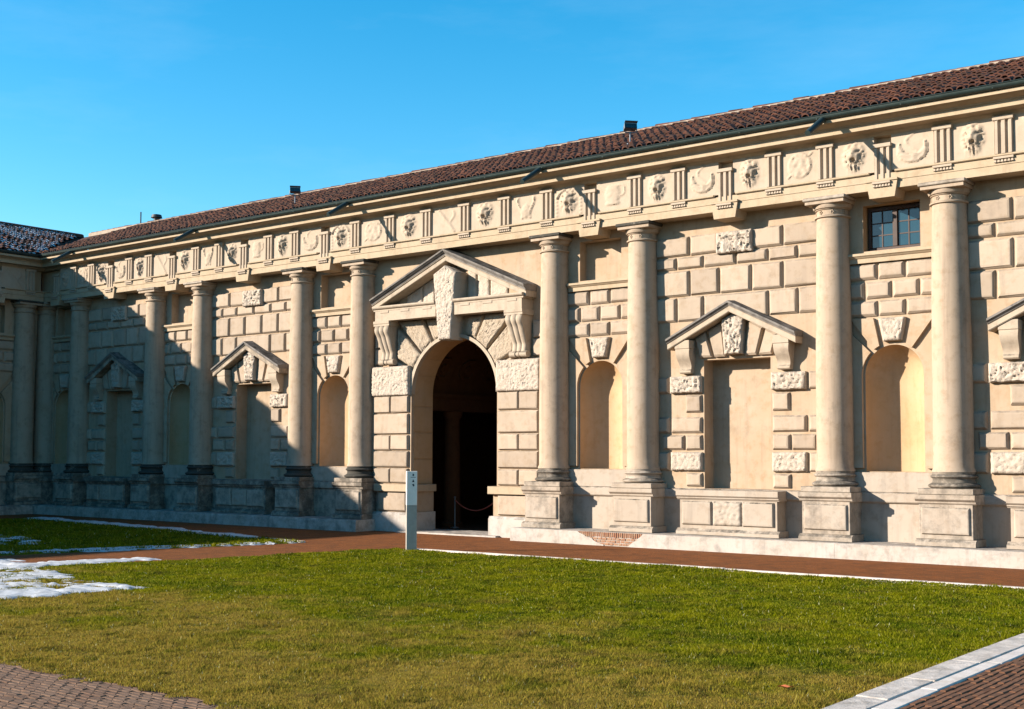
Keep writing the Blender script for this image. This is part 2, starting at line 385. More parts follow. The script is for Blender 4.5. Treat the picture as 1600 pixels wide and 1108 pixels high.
stones_line('kerb', '', (19.165,-5.4), (19.165,-26), .175, .034, 'kerbpale', 1.6)
stones_line('kerb', '', (-17.2,-3.05), (-.75,-5.08), .16, .045, 'kerbpale', 1.9)

# individual paving bricks where the paths come close to the camera, further ones joined
def bricks(poly, L, W, along_y, mat, near, zt, skew=0):
    x0 = min(p[0] for p in poly); x1 = max(p[0] for p in poly); y0 = min(p[1] for p in poly); y1 = max(p[1] for p in poly)
    spots = []
    nu, nv = (x1-x0, y1-y0) if not along_y else (y1-y0, x1-x0)
    r = 0; v = 0
    while v < nv:
        u = -(r % 2)*L/2 + random.uniform(-.02,.02)
        while u < nu:
            spots.append((x0+u+L/2, y0+v+W/2) if not along_y else (x0+v+W/2, y0+u+L/2)); u += L
        v += W; r += 1
    px_ = np.array([s[0] for s in spots]); py_ = np.array([s[1] for s in spots]); k = inside(px_, py_, poly)
    spots = [s for s, q in zip(spots, k) if q]
    spots.sort(key=lambda s: (s[0]-near[0])**2+(s[1]-near[1])**2)
    mes = []
    for i in range(6):
        mb = MB(); hx, hy = ((L-.012)/2, (W-.011)/2) if not along_y else ((W-.011)/2, (L-.012)/2)
        mb.box(-hx, hx, -hy, hy, -.03, .0, .006)
        me = mb.mesh('brick', mat)
        for vtx in me.vertices:
            vtx.co.x += random.uniform(-.004,.004); vtx.co.y += random.uniform(-.003,.003); vtx.co.z += random.uniform(-.003,.003)
        mes.append(me)
    far = MB()
    for i, (x, y) in enumerate(spots):
        z = zt+random.uniform(-.004,.004)+.012*noise.noise(Vector((x*1.2, y*1.2, 3))); rx, ry = random.uniform(-.03,.03), random.uniform(-.018,.018)
        if i < 300: inst('brick', random.choice(mes), path, (x, y, z), (rx, ry, random.uniform(-.015,.015)))
        else:
            me = random.choice(mes); far.add([(v.co.x+x, v.co.y+y, v.co.z+z) for v in me.vertices], [p.vertices[:] for p in me.polygons])
    if far.v: tag(far.build('brick_paving', mat, path), kind='stuff')
bricks([(19.25,-9.2),(22.2,-9.2),(22.2,-19),(19.25,-19)], .27, .075, True, 'paver', (19.6,-14.2), .03)
bricks([(8.5,-19.86),(18.6,-19.86),(18.6,-22.6),(8.5,-22.6)], .17, .075, False, 'paver2', (12.2,-20.6), .022)

# ------------------------------------------------------------------ the palace wing
YW = .15                                  # wall plane, column axes at y = 0
COLS = [-21.35, -18.98, -14.21, -11.53, -6.48, -3.73, 3.60, 6.42, 11.62, 14.33, 19.5]
XL, XR = -21.62, 21.6
PC = -.065                                # portal centre

def panel(mb, xl, xr, zb, zt, rects, y):
    xs = sorted({xl, xr, *[v for r in rects for v in r[:2]]}); zs = sorted({zb, zt, *[v for r in rects for v in r[2:]]})
    for i in range(len(xs)-1):
        for j in range(len(zs)-1):
            cx, cz = (xs[i]+xs[i+1])/2, (zs[j]+zs[j+1])/2
            if any(r[0] < cx < r[1] and r[2] < cz < r[3] for r in rects): continue
            mb.quad((xs[i],y,zs[j]), (xs[i+1],y,zs[j]), (xs[i+1],y,zs[j+1]), (xs[i],y,zs[j+1]))
def arch_fill(mb, xc, r, zs, zt, y, n=28):
    P = [(xc-r*math.cos(math.pi*i/n), zs+r*math.sin(math.pi*i/n)) for i in range(n+1)]
    for (a, b_) in zip(P, P[1:]): mb.quad((a[0],y,a[1]), (b_[0],y,b_[1]), (b_[0],y,zt), (a[0],y,zt))
def recess(mb, x0, x1, z0, z1, y0, y1):
    mb.quad((x0,y0,z0),(x0,y1,z0),(x0,y1,z1),(x0,y0,z1)); mb.quad((x1,y0,z0),(x1,y1,z0),(x1,y1,z1),(x1,y0,z1))
    mb.quad((x0,y0,z1),(x1,y0,z1),(x1,y1,z1),(x0,y1,z1)); mb.quad((x0,y0,z0),(x1,y0,z0),(x1,y1,z0),(x0,y1,z0))
    mb.quad((x0,y1,z0),(x1,y1,z0),(x1,y1,z1),(x0,y1,z1))

def block_mesh(x0, x1, z0, z1, yf=.072, yw=YW+.02, b=.052, name='stone_block', mat='block'):
    """chamfered rusticated block with slightly worn, uneven arrises"""
    cx, cz = (x0+x1)/2, (z0+z1)/2
    mb = MB(); vs = []
    rings = [(0, yw), (.004, yf+.055 if b > .04 else yf+.04), (b*.8, yf+.008), (b, yf), (b+.03, yf-.004)]
    for (i, y) in rings:
        for (sx, sz) in ((-1,-1),(1,-1),(1,1),(-1,1)):
            hx = max((x1-x0)/2-i, .02); hz = max((z1-z0)/2-i, .02); j = .007
            vs.append((cx+sx*hx+random.uniform(-j,j), y+random.uniform(-.003,.003), cz+sz*hz+random.uniform(-j,j)))
    fs = []
    for k in range(len(rings)-1):
        for i in range(4): fs.append((k*4+i, k*4+(i+1) % 4, k*4+4+(i+1) % 4, k*4+4+i))
    k = (len(rings)-1)*4; fs.append((k, k+1, k+2, k+3)); mb.add(vs, fs)
    return mb
def block(wall, *a, **k): return block_mesh(*a, **k).build('stone_block', k.get('mat', 'block'), wall)
def rough_mesh(poly, yf, yw, amp, step=.034, seed=0, worm=1.35, fq=1.0):
    """hacked stone: convex (x,z) outline filled by rows, pitted proud face with rounded arrises"""
    mb = MB(); n = len(poly); zs0 = min(p[1] for p in poly); zs1 = max(p[1] for p in poly)
    wid = max(p[0] for p in poly)-min(p[0] for p in poly)
    nz = max(5, int((zs1-zs0)/step)); nx = max(5, int(wid/step))
    def span(z):
        xs = []
        for i in range(n):
            (x0, z0), (x1, z1) = poly[i], poly[(i+1) % n]
            if abs(z1-z0) < 1e-9:
                if abs(z-z0) < 1e-6: xs += [x0, x1]
            elif min(z0, z1)-1e-6 <= z <= max(z0, z1)+1e-6: xs.append(x0+(x1-x0)*(z-z0)/(z1-z0))
        return (min(xs), max(xs)) if xs else (poly[0][0], poly[0][0])
    def edge(x, z):
        d = 9
        for i in range(n):
            (x0, z0), (x1, z1) = poly[i], poly[(i+1) % n]; L = math.hypot(x1-x0, z1-z0)
            if L > 1e-6: d = min(d, abs((x1-x0)*(z-z0)-(z1-z0)*(x-x0))/L)
        return d
    vs = []
    for j in range(nz+1):
        z = zs0+(zs1-zs0)*j/nz; a, b_ = span(min(max(z, zs0+1e-5), zs1-1e-5))
        for i in range(nx+1):
            x = a+(b_-a)*i/nx; e = edge(x, z); r_ = min(1, e/.06); rr = 1-(1-r_)**2
            q = Vector((x*8*fq, z*11*fq, seed*3.7)); w = noise.noise(q)+.7*noise.noise(q*2.1)
            pit = abs(noise.noise(Vector((x*11*fq+5, z*12*fq, seed)))); pit2 = abs(noise.noise(Vector((x*23*fq, z*21*fq+4, seed+7))))
            y = yf+(1-rr)*.055-amp*w*.45*(.3+.7*r_)+amp*worm*r_*(max(0, .20-pit)*4.6+max(0, .16-pit2)*2.4)
            jx = .010*noise.noise(Vector((x*15, z*15, seed+2))); jz = .010*noise.noise(Vector((x*15, z*15, seed+9)))
            vs.append((x+jx, y, z+jz))
    W_ = nx+1; fs = [(j*W_+i, j*W_+i+1, (j+1)*W_+i+1, (j+1)*W_+i) for j in range(nz) for i in range(nx)]
    loop = [i for i in range(nx)]+[j*W_+nx for j in range(nz)]+[nz*W_+i for i in range(nx, 0, -1)]+[j*W_ for j in range(nz, 0, -1)]
    o = len(vs); vs += [(vs[k][0], yw, vs[k][2]) for k in loop]; m = len(loop)
    fs += [(loop[i], loop[(i+1) % m], o+(i+1) % m, o+i) for i in range(m)]
    mb.add(vs, fs); return mb
_seed = [0]
def rough(name, parent, poly, yf, yw=YW+.02, amp=.03, mat='rough', **k):
    _seed[0] += 1; return rough_mesh(poly, yf, yw, amp, seed=_seed[0], **k).build(name, mat, parent, True, 60)
def rect(x0, x1, z0, z1): return [(x0,z0),(x1,z0),(x1,z1),(x0,z1)]

# shared column meshes (origin on the axis at ground level)
def column_meshes():
    R0, R1, Z0, Z1 = .425, .365, 1.93, 7.80
    pts = []
    for i in range(19):
        t = i/18; e = max(0, (t-.28)/.72); pts.append((R0-(R0-R1)*e**1.5, Z0+(Z1-Z0)*t))
    pts = [(R0+.035, Z0), (R0+.03, Z0+.03), (R0, Z0+.09)]+pts[1:]
    sh = MB(); sh.lathe(pts, 0, 0, 40); shaft = sh.mesh('column', 'column', True, 50)
    cp = MB()
    cp.lathe([(R1, 7.77), (R1+.045, 7.785), (R1+.05, 7.815), (R1+.01, 7.83), (R1-.005, 7.84), (R1-.005, 7.96), (R1+.02, 7.965), (R1+.03, 7.985), (R1+.06, 7.995), (R1+.075, 8.03), (R1+.085, 8.07), (R1+.085, 8.09)], 0, 0, 36)
    for k in range(8):                                        # rosettes on the necking
        a = k*math.pi/4+math.pi/8; x, y = (R1)*math.cos(a), (R1)*math.sin(a)
        for q in range(5):
            t = q*2*math.pi/5; dx = -math.sin(a)*.032*math.cos(t); dy = math.cos(a)*.032*math.cos(t); dz = .032*math.sin(t)
            cp.lathe([(0,7.9+dz-.018), (.016,7.9+dz-.012), (.02,7.9+dz), (.016,7.9+dz+.012), (0,7.9+dz+.018)], x+dx, y+dy, 6)
    cp.box(-.475, .475, -.475, .2, 8.085, 8.165, .008)
    capital = cp.mesh('capital', 'column', True, 35)
    ab = MB(); ab.box(-.515, .515, -.515, .2, 8.167, 8.246, .016); abacus = ab.mesh('abacus', 'base')
    bs = MB()
    def torus(r, z0, z1, bulge):
        return [(r+bulge*math.sin(math.pi*i/8), z0+(z1-z0)*i/8) for i in range(9)]
    bs.lathe([(.45,1.57)]+torus(.47, 1.575, 1.69, .075)+[(.455,1.70),(.452,1.72)]+[(.45,1.74),(.44,1.76),(.45,1.78)]+torus(.445, 1.79, 1.88, .05)+[(.45,1.89),(.45,1.93),(.42,1.935)], 0, 0, 40)
    base = bs.mesh('column_base', 'base', True, 35)
    pd = MB()
    pd.box(-.60, .60, -.60, .2, 1.45, 1.578, .012)                         # base slab
    pd.prof([(-.57,1.24),(-.60,1.27),(-.60,1.30),(-.655,1.345),(-.66,1.36),(-.66,1.447),(.18,1.447),(.18,1.24)], -.64, .64)
    pd.box(-.575, .575, -.575, .19, .5, 1.245, .008)
    pd.prof([(-.65,.355),(-.65,.44),(-.635,.46),(-.58,.50),(.18,.50),(.18,.355)], -.64, .64)
    ped = pd.mesh('pedestal', 'base')
    pn = block_mesh(-.52, .52, .60, 1.18, yf=-.625, yw=-.57, b=.025).mesh('pedestal_panel', 'base')
    return shaft, capital, base, ped, pn, abacus
COLM = column_meshes()
def column(parent, x, stain=0.0, y=0.0, st_ped=None):
    sh = inst('column', COLM[0], parent, (x, y, 0), (0, 0, random.uniform(0, 6)))
    # children keep their own orientation: capital and pedestal are square to the wall
    rz = sh.rotation_euler.z; sh.rotation_euler.z = 0
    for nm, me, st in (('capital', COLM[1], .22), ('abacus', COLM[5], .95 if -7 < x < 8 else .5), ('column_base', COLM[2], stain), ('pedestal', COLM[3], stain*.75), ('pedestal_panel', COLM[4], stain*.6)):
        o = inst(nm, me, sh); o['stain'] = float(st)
    sh['stain'] = float(stain*.25); return sh

def console_prof(y0, top, bot, d0, d1):
    """S-shaped bracket side outline, (y,z), y0 the wall"""
    P = [(y0, top)]
    h = top-bot
    for i in range(15):
        t = i/14; d = d0+(d1-d0)*t + .22*d0*math.sin(t*math.pi*2)*(-1)*0 - .30*d0*math.sin(math.pi*min(1, t*1.15))
        P.append((y0-max(d, .04), top-h*t*.86))
    for i in range(1, 8):                                      # curled foot
        a = math.pi*i/7; P.append((y0-d1*.5-d1*.55*math.cos(a)-.0, bot+h*.14-h*.14*math.sin(a)*1.0))
    return P

def window_bay(wall, rootp, xl, xr, stain, full=True):
    xc = (xl+xr)/2; s = (xr-xl)/5.2; k = min(1, s)
    H = .91*k
    def X(u): return xc+u*s
    a, e = xl+.30, xr-.30
    jA = [a, X(-1.28), X(-.44), X(.44), X(1.28), e]; jB = [a, X(-1.66), X(-.89), X(.02), X(.89), X(1.66), e]
    g = .024
    for i in range(5):
        if i == 2: continue
        block(wall, jA[i]+g, jA[i+1]-g, 7.335, 7.83)
    rough('rough_block', wall, rect(X(-.44)-.02, X(.44)+.06, 7.27, 7.80), -.06, amp=.05)
    for i in range(6): block(wall, jB[i]+g, jB[i+1]-g, 7.0, 7.305, b=.055)
    for i in range(5): block(wall, jA[i]+g, jA[i+1]-g, 6.31, 6.955)
    jD = [jB[0], jB[1], jB[2], jB[4], jB[5], jB[6]]
    for i in range(5): block(wall, jD[i]+g, jD[i+1]-g, 5.665, 6.28)
    # jamb courses
    for sg in (-1, 1):
        def J(u0, u1): return sorted((xc+sg*u0*k, xc+sg*u1*k))
        o = .96; q = 1.84; mid = 1.42; e_ = abs((e if sg > 0 else a)-xc)/k
        x0, x1 = J(o, q); rough('rough_block', wall, rect(x0, x1, 3.85, 4.27), -.0, amp=.045)
        x0, x1 = J(o, mid); block(wall, x0, x1, 3.355, 3.79)
        x0, x1 = J(o, q); block(wall, x0, x1, 2.845, 3.245)
        x0, x1 = J(o, mid); block(wall, x0, x1, 2.415, 2.79)
        x0, x1 = J(mid+.05, min(2.1, e_-.05)); block(wall, x0, x1, 2.415, 2.79)
        x0, x1 = J(o, q); rough('rough_block', wall, rect(x0, x1, 1.9, 2.36), .03, amp=.03)
        x0, x1 = J(o, mid); block(wall, x0, x1, 1.5, 1.845)
        if e_ > q+.15:
            for (z0, z1) in ((2.845, 3.245), (1.9, 2.36), (3.85, 4.27)):
                x0, x1 = J(q+.06, e_); block(wall, x0, x1, z0, z1)
    # aedicule: raking cornice on two consoles, keystone, flat-arch voussoirs
    W = 1.74*s; zap = 5.78; zt = 4.93; sl = (zap-zt)/W; ca = math.cos(math.atan(sl))
    zf = lambda x: zap-abs(x-xc)*sl
    rp = [(YW, 0), (-.22, 0), (-.235, .02), (-.235, .125), (-.255, .14), (YW, .15)]
    rp = [(y, n_/ca) for y, n_ in rp]
    mb = MB(); mb.prof(rp, xc-W, xc, zf); mb.prof(rp, xc, xc+W, zf)
    win = mb.build('window_surround', 'trim', rootp); win['stain'] = stain*.6
    cpz = [(y, v/ca) for y, v in ((YW,.152),(-.258,.142),(-.27,.165),(-.30,.19),(-.312,.20),(-.316,.243),(YW,.285))]
    mb = MB(); mb.prof(cpz, xc-W-.012, xc, zf); mb.prof(cpz, xc, xc+W+.012, zf); o = mb.build('capping', 'lead', win)
    for sg in (-1, 1):
        c0 = xc+sg*1.34*s
        mb = MB(); mb.box(c0-.21, c0+.21, -.20, YW+.01, 4.945, 5.155, .008); mb.build('console_block', 'trim', win)
        pr = [(YW, 4.94), (-.185, 4.94), (-.19, 4.86), (-.17, 4.76), (-.11, 4.66), (-.05, 4.58), (-.02, 4.5), (-.02, 4.44), (-.05, 4.40), (-.05, 4.36), (-.02, 4.33), (YW, 4.33)]
        n_ = len(pr); vs = []
        for sx in (-1, 1):
            for (y, z) in pr: vs.append((c0+sx*(.155+.045*(z-4.33)/.61), y, z))
        mb = MB(); mb.add(vs, [(i, (i+1) % n_, n_+(i+1) % n_, n_+i) for i in range(n_)]+[tuple(range(n_-1,-1,-1)), tuple(range(n_, 2*n_))])
        mb.build('console', 'trim', win, True, 30)
    kz = zf(xc+.3*s)-.02
    rough('keystone', win, [(xc-.22*s,4.76), (xc+.22*s,4.76), (xc+.30*s,kz), (xc,zap-.03), (xc-.30*s,kz)], -.12, amp=.045)
    for sg in (-1, 1):
        for (b0, b1, t0, t1) in ((.27, .57, .37, .76), (.63, .98, .83, 1.12)):
            xs_ = [xc+sg*v*s for v in (b0, b1, t1, t0)]
            zt0 = zf(xc+t0*s)-.015; zt1 = zf(xc+t1*s)-.015
            zs_ = [4.71, 4.71, zt1, zt0]
            pts = list(zip(xs_, zs_)); cx_ = sum(p[0] for p in pts)/4; cz_ = sum(p[1] for p in pts)/4
            mb = MB(); vs = []
            for (inn, y) in ((0, YW+.01), (.008, .075), (.045, .04)):
                for (px_, pz_) in pts:
                    d = Vector((cx_-px_, cz_-pz_)); L = d.length; d = d*(inn*1.5/L); vs.append((px_+d.x, y, pz_+d.y))
            mb.add(vs, [(k_*4+i, k_*4+(i+1) % 4, k_*4+4+(i+1) % 4, k_*4+4+i) for k_ in (0, 1) for i in range(4)]+[(8,9,10,11)])
            mb.build('voussoir', 'block', win)
    # blind opening and the panelled pedestal below
    mb = MB(); recess(mb, xc-H, xc+H, 1.46, 4.655, YW, YW+.46); mb.build('blind_window', 'plaster', rootp)
    mb = MB(); Wp = 1.31*s
    mb.prof([(-.40,1.20),(-.41,1.22),(-.44,1.235),(-.44,1.26),(-.485,1.30),(-.485,1.435),(.17,1.445),(.17,1.20)], xc-Wp-.06, xc+Wp+.06)
    mb.box(xc-Wp, xc+Wp, -.385, .17, .49, 1.205, .006)
    mb.prof([(-.47,.355),(-.47,.43),(-.39,.50),(.17,.50),(.17,.355)], xc-Wp-.07, xc+Wp+.07)
    pd = mb.build('window_pedestal', 'base', rootp); pd['stain'] = stain*.7
    ps = [(-1.24,-.42), (-.385,.385), (.42,1.24)]
    for i, (u0, u1) in enumerate(ps):
        if i == 1: rough('pedestal_panel', pd, rect(X(u0), X(u1), .585, 1.165), -.445, -.38, amp=.02, mat='base')
        else: o = block_mesh(X(u0), X(u1), .585, 1.165, yf=-.44, yw=-.38, b=.03).build('pedestal_panel', 'base', pd); o['stain'] = stain*.5
    return (xc-H, xc+H, 1.46, 4.655)

def niche_bay(wall, rootp, xl, xr, stain, glazed=False):
    xc = (xl+xr)/2; a, e = xl+.30, xr-.30; r = .675; zs = 4.115; g = .022
    j1 = [a, xc-.34, xc+.31, e]; j2 = [a, xc-.64, xc-.01, xc+.63, e]
    for (z0, z1, j) in ((6.31, 6.68, j1), (5.865, 6.25, j2), (5.46, 5.815, j1)):
        for i in range(len(j)-1): block(wall, j[i]+g, j[i+1]-g, z0, z1, b=.06)
    # sill course under the upper opening
    mb = MB(); mb.prof([(YW,6.69),(.04,6.69),(.035,6.79),(.015,6.80),(-.02,6.835),(-.045,6.85),(-.045,6.905),(YW,6.925)], xc-.98, xc+.98); mb.build('sill', 'cornice', rootp)
    o0, o1, oz0, oz1 = xc-.68, xc+.65, 6.97, 8.03
    mb = MB(); d = .34 if glazed else .30; recess(mb, o0, o1, oz0, oz1, YW, YW+d)
    mb.build('window_recess' if glazed else 'blind_opening', 'plaster' if not glazed else 'niche', rootp)
    # niche: half cylinder and quarter dome
    mb = MB(); n = 24; dp = .80
    def row(z): return [(xc-r*math.cos(math.pi*i/n), YW+r*dp*math.sin(math.pi*i/n), z) for i in range(n+1)]
    rows = [row(1.92), row(zs)]
    for q in range(1, 11):
        t = q/10*math.pi/2; rows.append([(xc-r*math.cos(t)*math.cos(math.pi*i/n), YW+r*dp*math.cos(t)*math.sin(math.pi*i/n), zs+r*math.sin(t)) for i in range(n+1)])
    # dome as lofted arcs hinged on the front arch
    rows = [row(1.92), row(zs)]
    vs = [p for rw in rows for p in rw]; fs = [(i, i+1, n+1+i+1, n+1+i) for i in range(n)]
    m_ = 12; base_ = len(vs)
    for q in range(m_+1):
        t = q/m_*math.pi/2
        vs += [(xc-r*math.cos(math.pi*i/n), YW+r*dp*math.sin(math.pi*i/n)*math.cos(t), zs+r*math.sin(math.pi*i/n)*math.sin(t)) for i in range(n+1)]
    fs += [(base_+q*(n+1)+i, base_+q*(n+1)+i+1, base_+(q+1)*(n+1)+i+1, base_+(q+1)*(n+1)+i) for q in range(m_) for i in range(n)]
    fs.append(tuple(range(n+1))); mb.add(vs, fs); nk = mb.build('niche', 'niche', rootp, True, 50)
    rough('keystone', nk, [(xc-.205,4.87), (xc+.205,4.87), (xc+.31,5.40), (xc-.31,5.40)], -.01, amp=.03)
    # voussoirs either side of the key, split by one radial joint
    yf = .065
    for sg in (-1, 1):
        def ring(t): return (xc+sg*(r+.05)*math.sin(t), zs+(r+.05)*math.cos(t))
        e_ = .98
        up_ = [ring(math.radians(t)) for t in (25, 29, 33, 37)]
        t0 = math.radians(37); ex = (xc+sg*e_, zs+(e_)/math.tan(t0)) 
        P1 = [(xc+sg*.44, 5.415)]+up_+[(xc+sg*e_, zs+e_/math.tan(t0)), (xc+sg*e_, 5.415)]
        lo = [ring(math.radians(t)) for t in (45, 52, 62, 72, 82, 90)]; t1 = math.radians(45)
        P2 = [(xc+sg*e_, zs+e_/math.tan(t1))]+lo+[(xc+sg*(r+.05), 2.0), (xc+sg*e_, 2.0)]
        for Pp in (P1, P2):
            n_ = len(Pp); mb = MB()
            mb.add([(x, YW+.01, z) for x, z in Pp]+[(x, yf, z) for x, z in Pp], [(i, (i+1) % n_, n_+(i+1) % n_, n_+i) for i in range(n_)]+[tuple(range(n_, 2*n_))])
            mb.build('voussoir', 'plaster', nk)
    # sill block and low band under the niche
    mb = MB(); mb.box(xl+.3, xr-.3, .02, .2, 1.46, 1.905, .006); sb = mb.build('niche_sill', 'base', rootp); sb['stain'] = stain*.35
    if glazed:
        y = YW+d-.02; gx0, gx1, gz0, gz1 = o0+.03, o1-.03, oz0+.03, oz1-.03
        fr = MB()
        for (a0, a1, b0, b1) in ((gx0, gx1, gz0, gz0+.07), (gx0, gx1, gz1-.08, gz1), (gx0, gx0+.07, gz0+.071, gz1-.081), (gx1-.07, gx1, gz0+.071, gz1-.081)):
            fr.box(a0, a1, y-.09, y, b0, b1, .006)
        f = fr.build('window', 'wood', rootp)
        xm = (gx0+gx1)/2; mb = MB(); mb.box(xm-.055, xm+.055, y-.10, y-.002, gz0+.072, gz1-.082, .006); mb.build('mullion', 'wood', f)
        for (c0, c1) in ((gx0+.072, xm-.057), (xm+.057, gx1-.072)):
            for i in range(2):
                for k_ in range(3):
                    w_ = (c1-c0)/2; h_ = (gz1-gz0-.154)/3; x0 = c0+i*w_; z0 = gz0+.072+k_*h_
                    mb = MB(); mb.box(x0+.012, x0+w_-.012, y-.045, y-.03, z0+.012, z0+h_-.012); mb.build('pane', 'glass', f)
            cm = (c0+c1)/2; mb = MB(); mb.box(cm-.014, cm+.014, y-.06, y-.005, gz0+.073, gz1-.083); mb.build('glazing_bar', 'wood', f)
            for k_ in (1, 2):
                z0 = gz0+.072+k_*(gz1-gz0-.154)/3; mb = MB(); mb.box(c0, c1, y-.057, y-.008, z0-.013, z0+.013); mb.build('glazing_bar', 'wood', f)
    return [(o0, o1, oz0, oz1), (xc-r, xc+r, 1.92, zs+r)], (xc, r, zs)

# frieze pieces ------------------------------------------------------------------------------------
FT, FB = 9.50, 8.665
def triglyph_mesh():
    w = .20; mb = MB(); yb, yf, yg = -.14, -.40, -.345
    xs = [(-w, yg+.03), (-w+.03, yf), (-.115, yf), (-.085, yg), (-.055, yg), (-.035, yf), (.035, yf), (.055, yg), (.085, yg), (.115, yf), (w-.03, yf), (w, yg+.03)]
    z0, z1 = FB+.005, FT-.13
    vs = []
    for z in (z0, z1): vs += [(x, y, z) for x, y in xs]
    n_ = len(xs); mb.add(vs, [(i, i+1, n_+i+1, n_+i) for i in range(n_-1)])
    mb.add([(x, y, z1) for x, y in xs]+[(x, yf-.002, z1+.02) for x, y in xs], [(i, i+1, n_+i+1, n_+i) for i in range(n_-1)])
    mb.box(-w, -w+.02, yb, yg+.03, z0, z1); mb.box(w-.02, w, yb, yg+.03, z0, z1)
    mb.box(-w-.015, w+.015, yf-.025, yb, FT-.11, FT-.025, .006)
    return mb.mesh('triglyph', 'relief')
TRI = triglyph_mesh()
def regula_mesh():
    mb = MB(); mb.box(-.21, .21, -.425, -.35, 8.555, 8.605, .004)
    for i in range(6):
        x = -.175+.07*i; mb.add([(x-.018,-.385,8.555),(x+.018,-.385,8.555),(x+.027,-.417,8.488),(x-.027,-.417,8.488),(x-.018,-.35,8.555),(x+.018,-.35,8.555),(x+.027,-.35,8.488),(x-.027,-.35,8.488)],
            [(0,1,2,3),(3,2,6,7),(0,3,7,4),(1,5,6,2)])
    return mb.mesh('regula', 'relief')
REG = regula_mesh()
def relief(kind, seed):
    """metope slab with sculpted stucco relief as a height field"""
    nx, nz = 30, 30; vs = []; fs = []; W = .5; Hh = .40
    for j in range(nz+1):
        for i in range(nx+1):
            u = -1+2*i/nx; v = -1+2*j/nz; h = 0.0
            if kind == 'mask':
                q = (u/.40)**2+((v-.06)/.60)**2; ang = math.atan2(u, v-.05); rr = math.hypot(u, v-.05)
                if q < 1: h = .15*math.sqrt(1-q)+.02
                ray = .35+.4*math.sin(ang*9+seed+5*noise.noise(Vector((u*4, v*4, seed))))+.5*noise.noise(Vector((u*9, v*9, seed+4)))
                if q >= .55: h = max(h*.6, (.02+.10*ray)*max(0, 1-abs(math.sqrt(q)-1.0)/.55)) if rr < 1.0 else 0
                h += .07*math.exp(-((u/.09)**2+((v-.12)/.2)**2))                       # nose
                for sx in (-1, 1):
                    h -= .06*math.exp(-(((u-sx*.2)/.10)**2+((v-.24)/.07)**2)); h += .045*math.exp(-(((u-sx*.2)/.15)**2+((v-.40)/.06)**2))
                    h += .03*math.exp(-(((u-sx*.24)/.1)**2+((v-.05)/.1)**2))
                h -= .22*math.exp(-((u/.11)**2+((v+.20)/.10)**2)**2)                     # open mouth
                if v < -.3: h += .05*max(0, 1-abs(u)/.42)*(.5+.5*math.sin(u*38+seed))*max(0, 1-abs(v+.62)/.42)*2
                if seed % 3 == 1:                                                        # horns / drapery
                    h = max(h, .08*math.exp(-((rr-.78)/.08)**2)*(1 if v > .25 and abs(u) > .25 else 0))
                    h = max(h, .05*math.exp(-((abs(u)-.78)/.07)**2)*(1 if v < .3 else 0)*(.5+.5*math.sin(v*26)))
            else:
                e = seed % 6; nz_ = noise.noise(Vector((u*4, v*4, seed)))
                if e == 0:      # round shield
                    rr = math.hypot(u*1.15, v); h = .05*max(0, 1-abs(rr-.70)/.07)+(.035+.02*nz_ if rr < .66 else 0)
                    h = max(h, .05*max(0, 1-abs(u-v)/.06) if .7 < rr < 1.05 else 0)
                elif e == 1:    # jug
                    w_ = .34+.14*math.cos(v*3.2) if -.5 < v < .55 else (.42 if -.72 < v <= -.5 else .0)
                    if abs(u) < w_: h = .10*math.sqrt(max(0, 1-(u/w_)**2))*(1+.3*nz_)
                    h = max(h, .07*max(0, 1-abs(math.hypot((u-.45)/.3, (v-.2)/.36)-1)/.2), .05*max(0, 1-abs(v-.3-(-u-.3)*.9)/.07) if u < -.25 else 0)
                elif e == 2:    # crossed staves with wreath
                    for sg in (-1, 1): h = max(h, .06*max(0, 1-abs(u*.9-sg*v)/.085) if abs(v) < .85 else 0)
                    h = max(h, .05*max(0, 1-abs(math.hypot(u, v)-.62)/.10)*(.6+.4*math.sin(math.atan2(u, v)*9)))
                elif e == 3:    # crescent with ribbons
                    r1 = math.hypot(u, v+.05); r2 = math.hypot(u-.02, v-.25)
                    if r1 < .72 and r2 > .58: h = .06+.025*nz_
                    h = max(h, .045*max(0, 1-abs(u-.3*math.sin(v*4+seed))/.08) if v > -.2 else 0)
                elif e == 4:    # bucrane-like lyre
                    h = .06*max(0, 1-abs(abs(u)-.38-.15*math.sin(v*3))/.09) if abs(v) < .8 else 0
                    h = max(h, .07*max(0, 1-((u/.3)**2+((v+.25)/.5)**2))**.5)
                else:           # quiver and drapery
                    h = .06*max(0, 1-abs(u*.8+v*.55)/.14) if abs(u-v) < 1.3 else 0
                    h = max(h, .055*max(0, 1-abs(u-.45-.15*math.sin(v*5))/.12)*(.7+.5*nz_))
                h += (.012*nz_+.014*noise.noise(Vector((u*11, v*11, seed+3)))) if h > .01 else 0
            edge = min(1, (1-abs(u))*9, (1-abs(v))*9); h *= max(0, edge)
            vs.append((u*W, -.335-h*(.72 if kind == 'mask' else (.45 if seed % 6 == 1 else .75)), (FT+FB)/2+v*Hh))
    fs = [(j*(nx+1)+i, j*(nx+1)+i+1, (j+1)*(nx+1)+i+1, (j+1)*(nx+1)+i) for j in range(nz) for i in range(nx)]
    mb = MB(); mb.add(vs, fs); mb.box(-W, W, -.334, -.14, FB+.0, FT-.02)
    return mb.mesh('metope', 'relief', True, 60)
MASK = [relief('mask', k) for k in range(4)]; EMB = [relief('emblem', k) for k in range(6)]

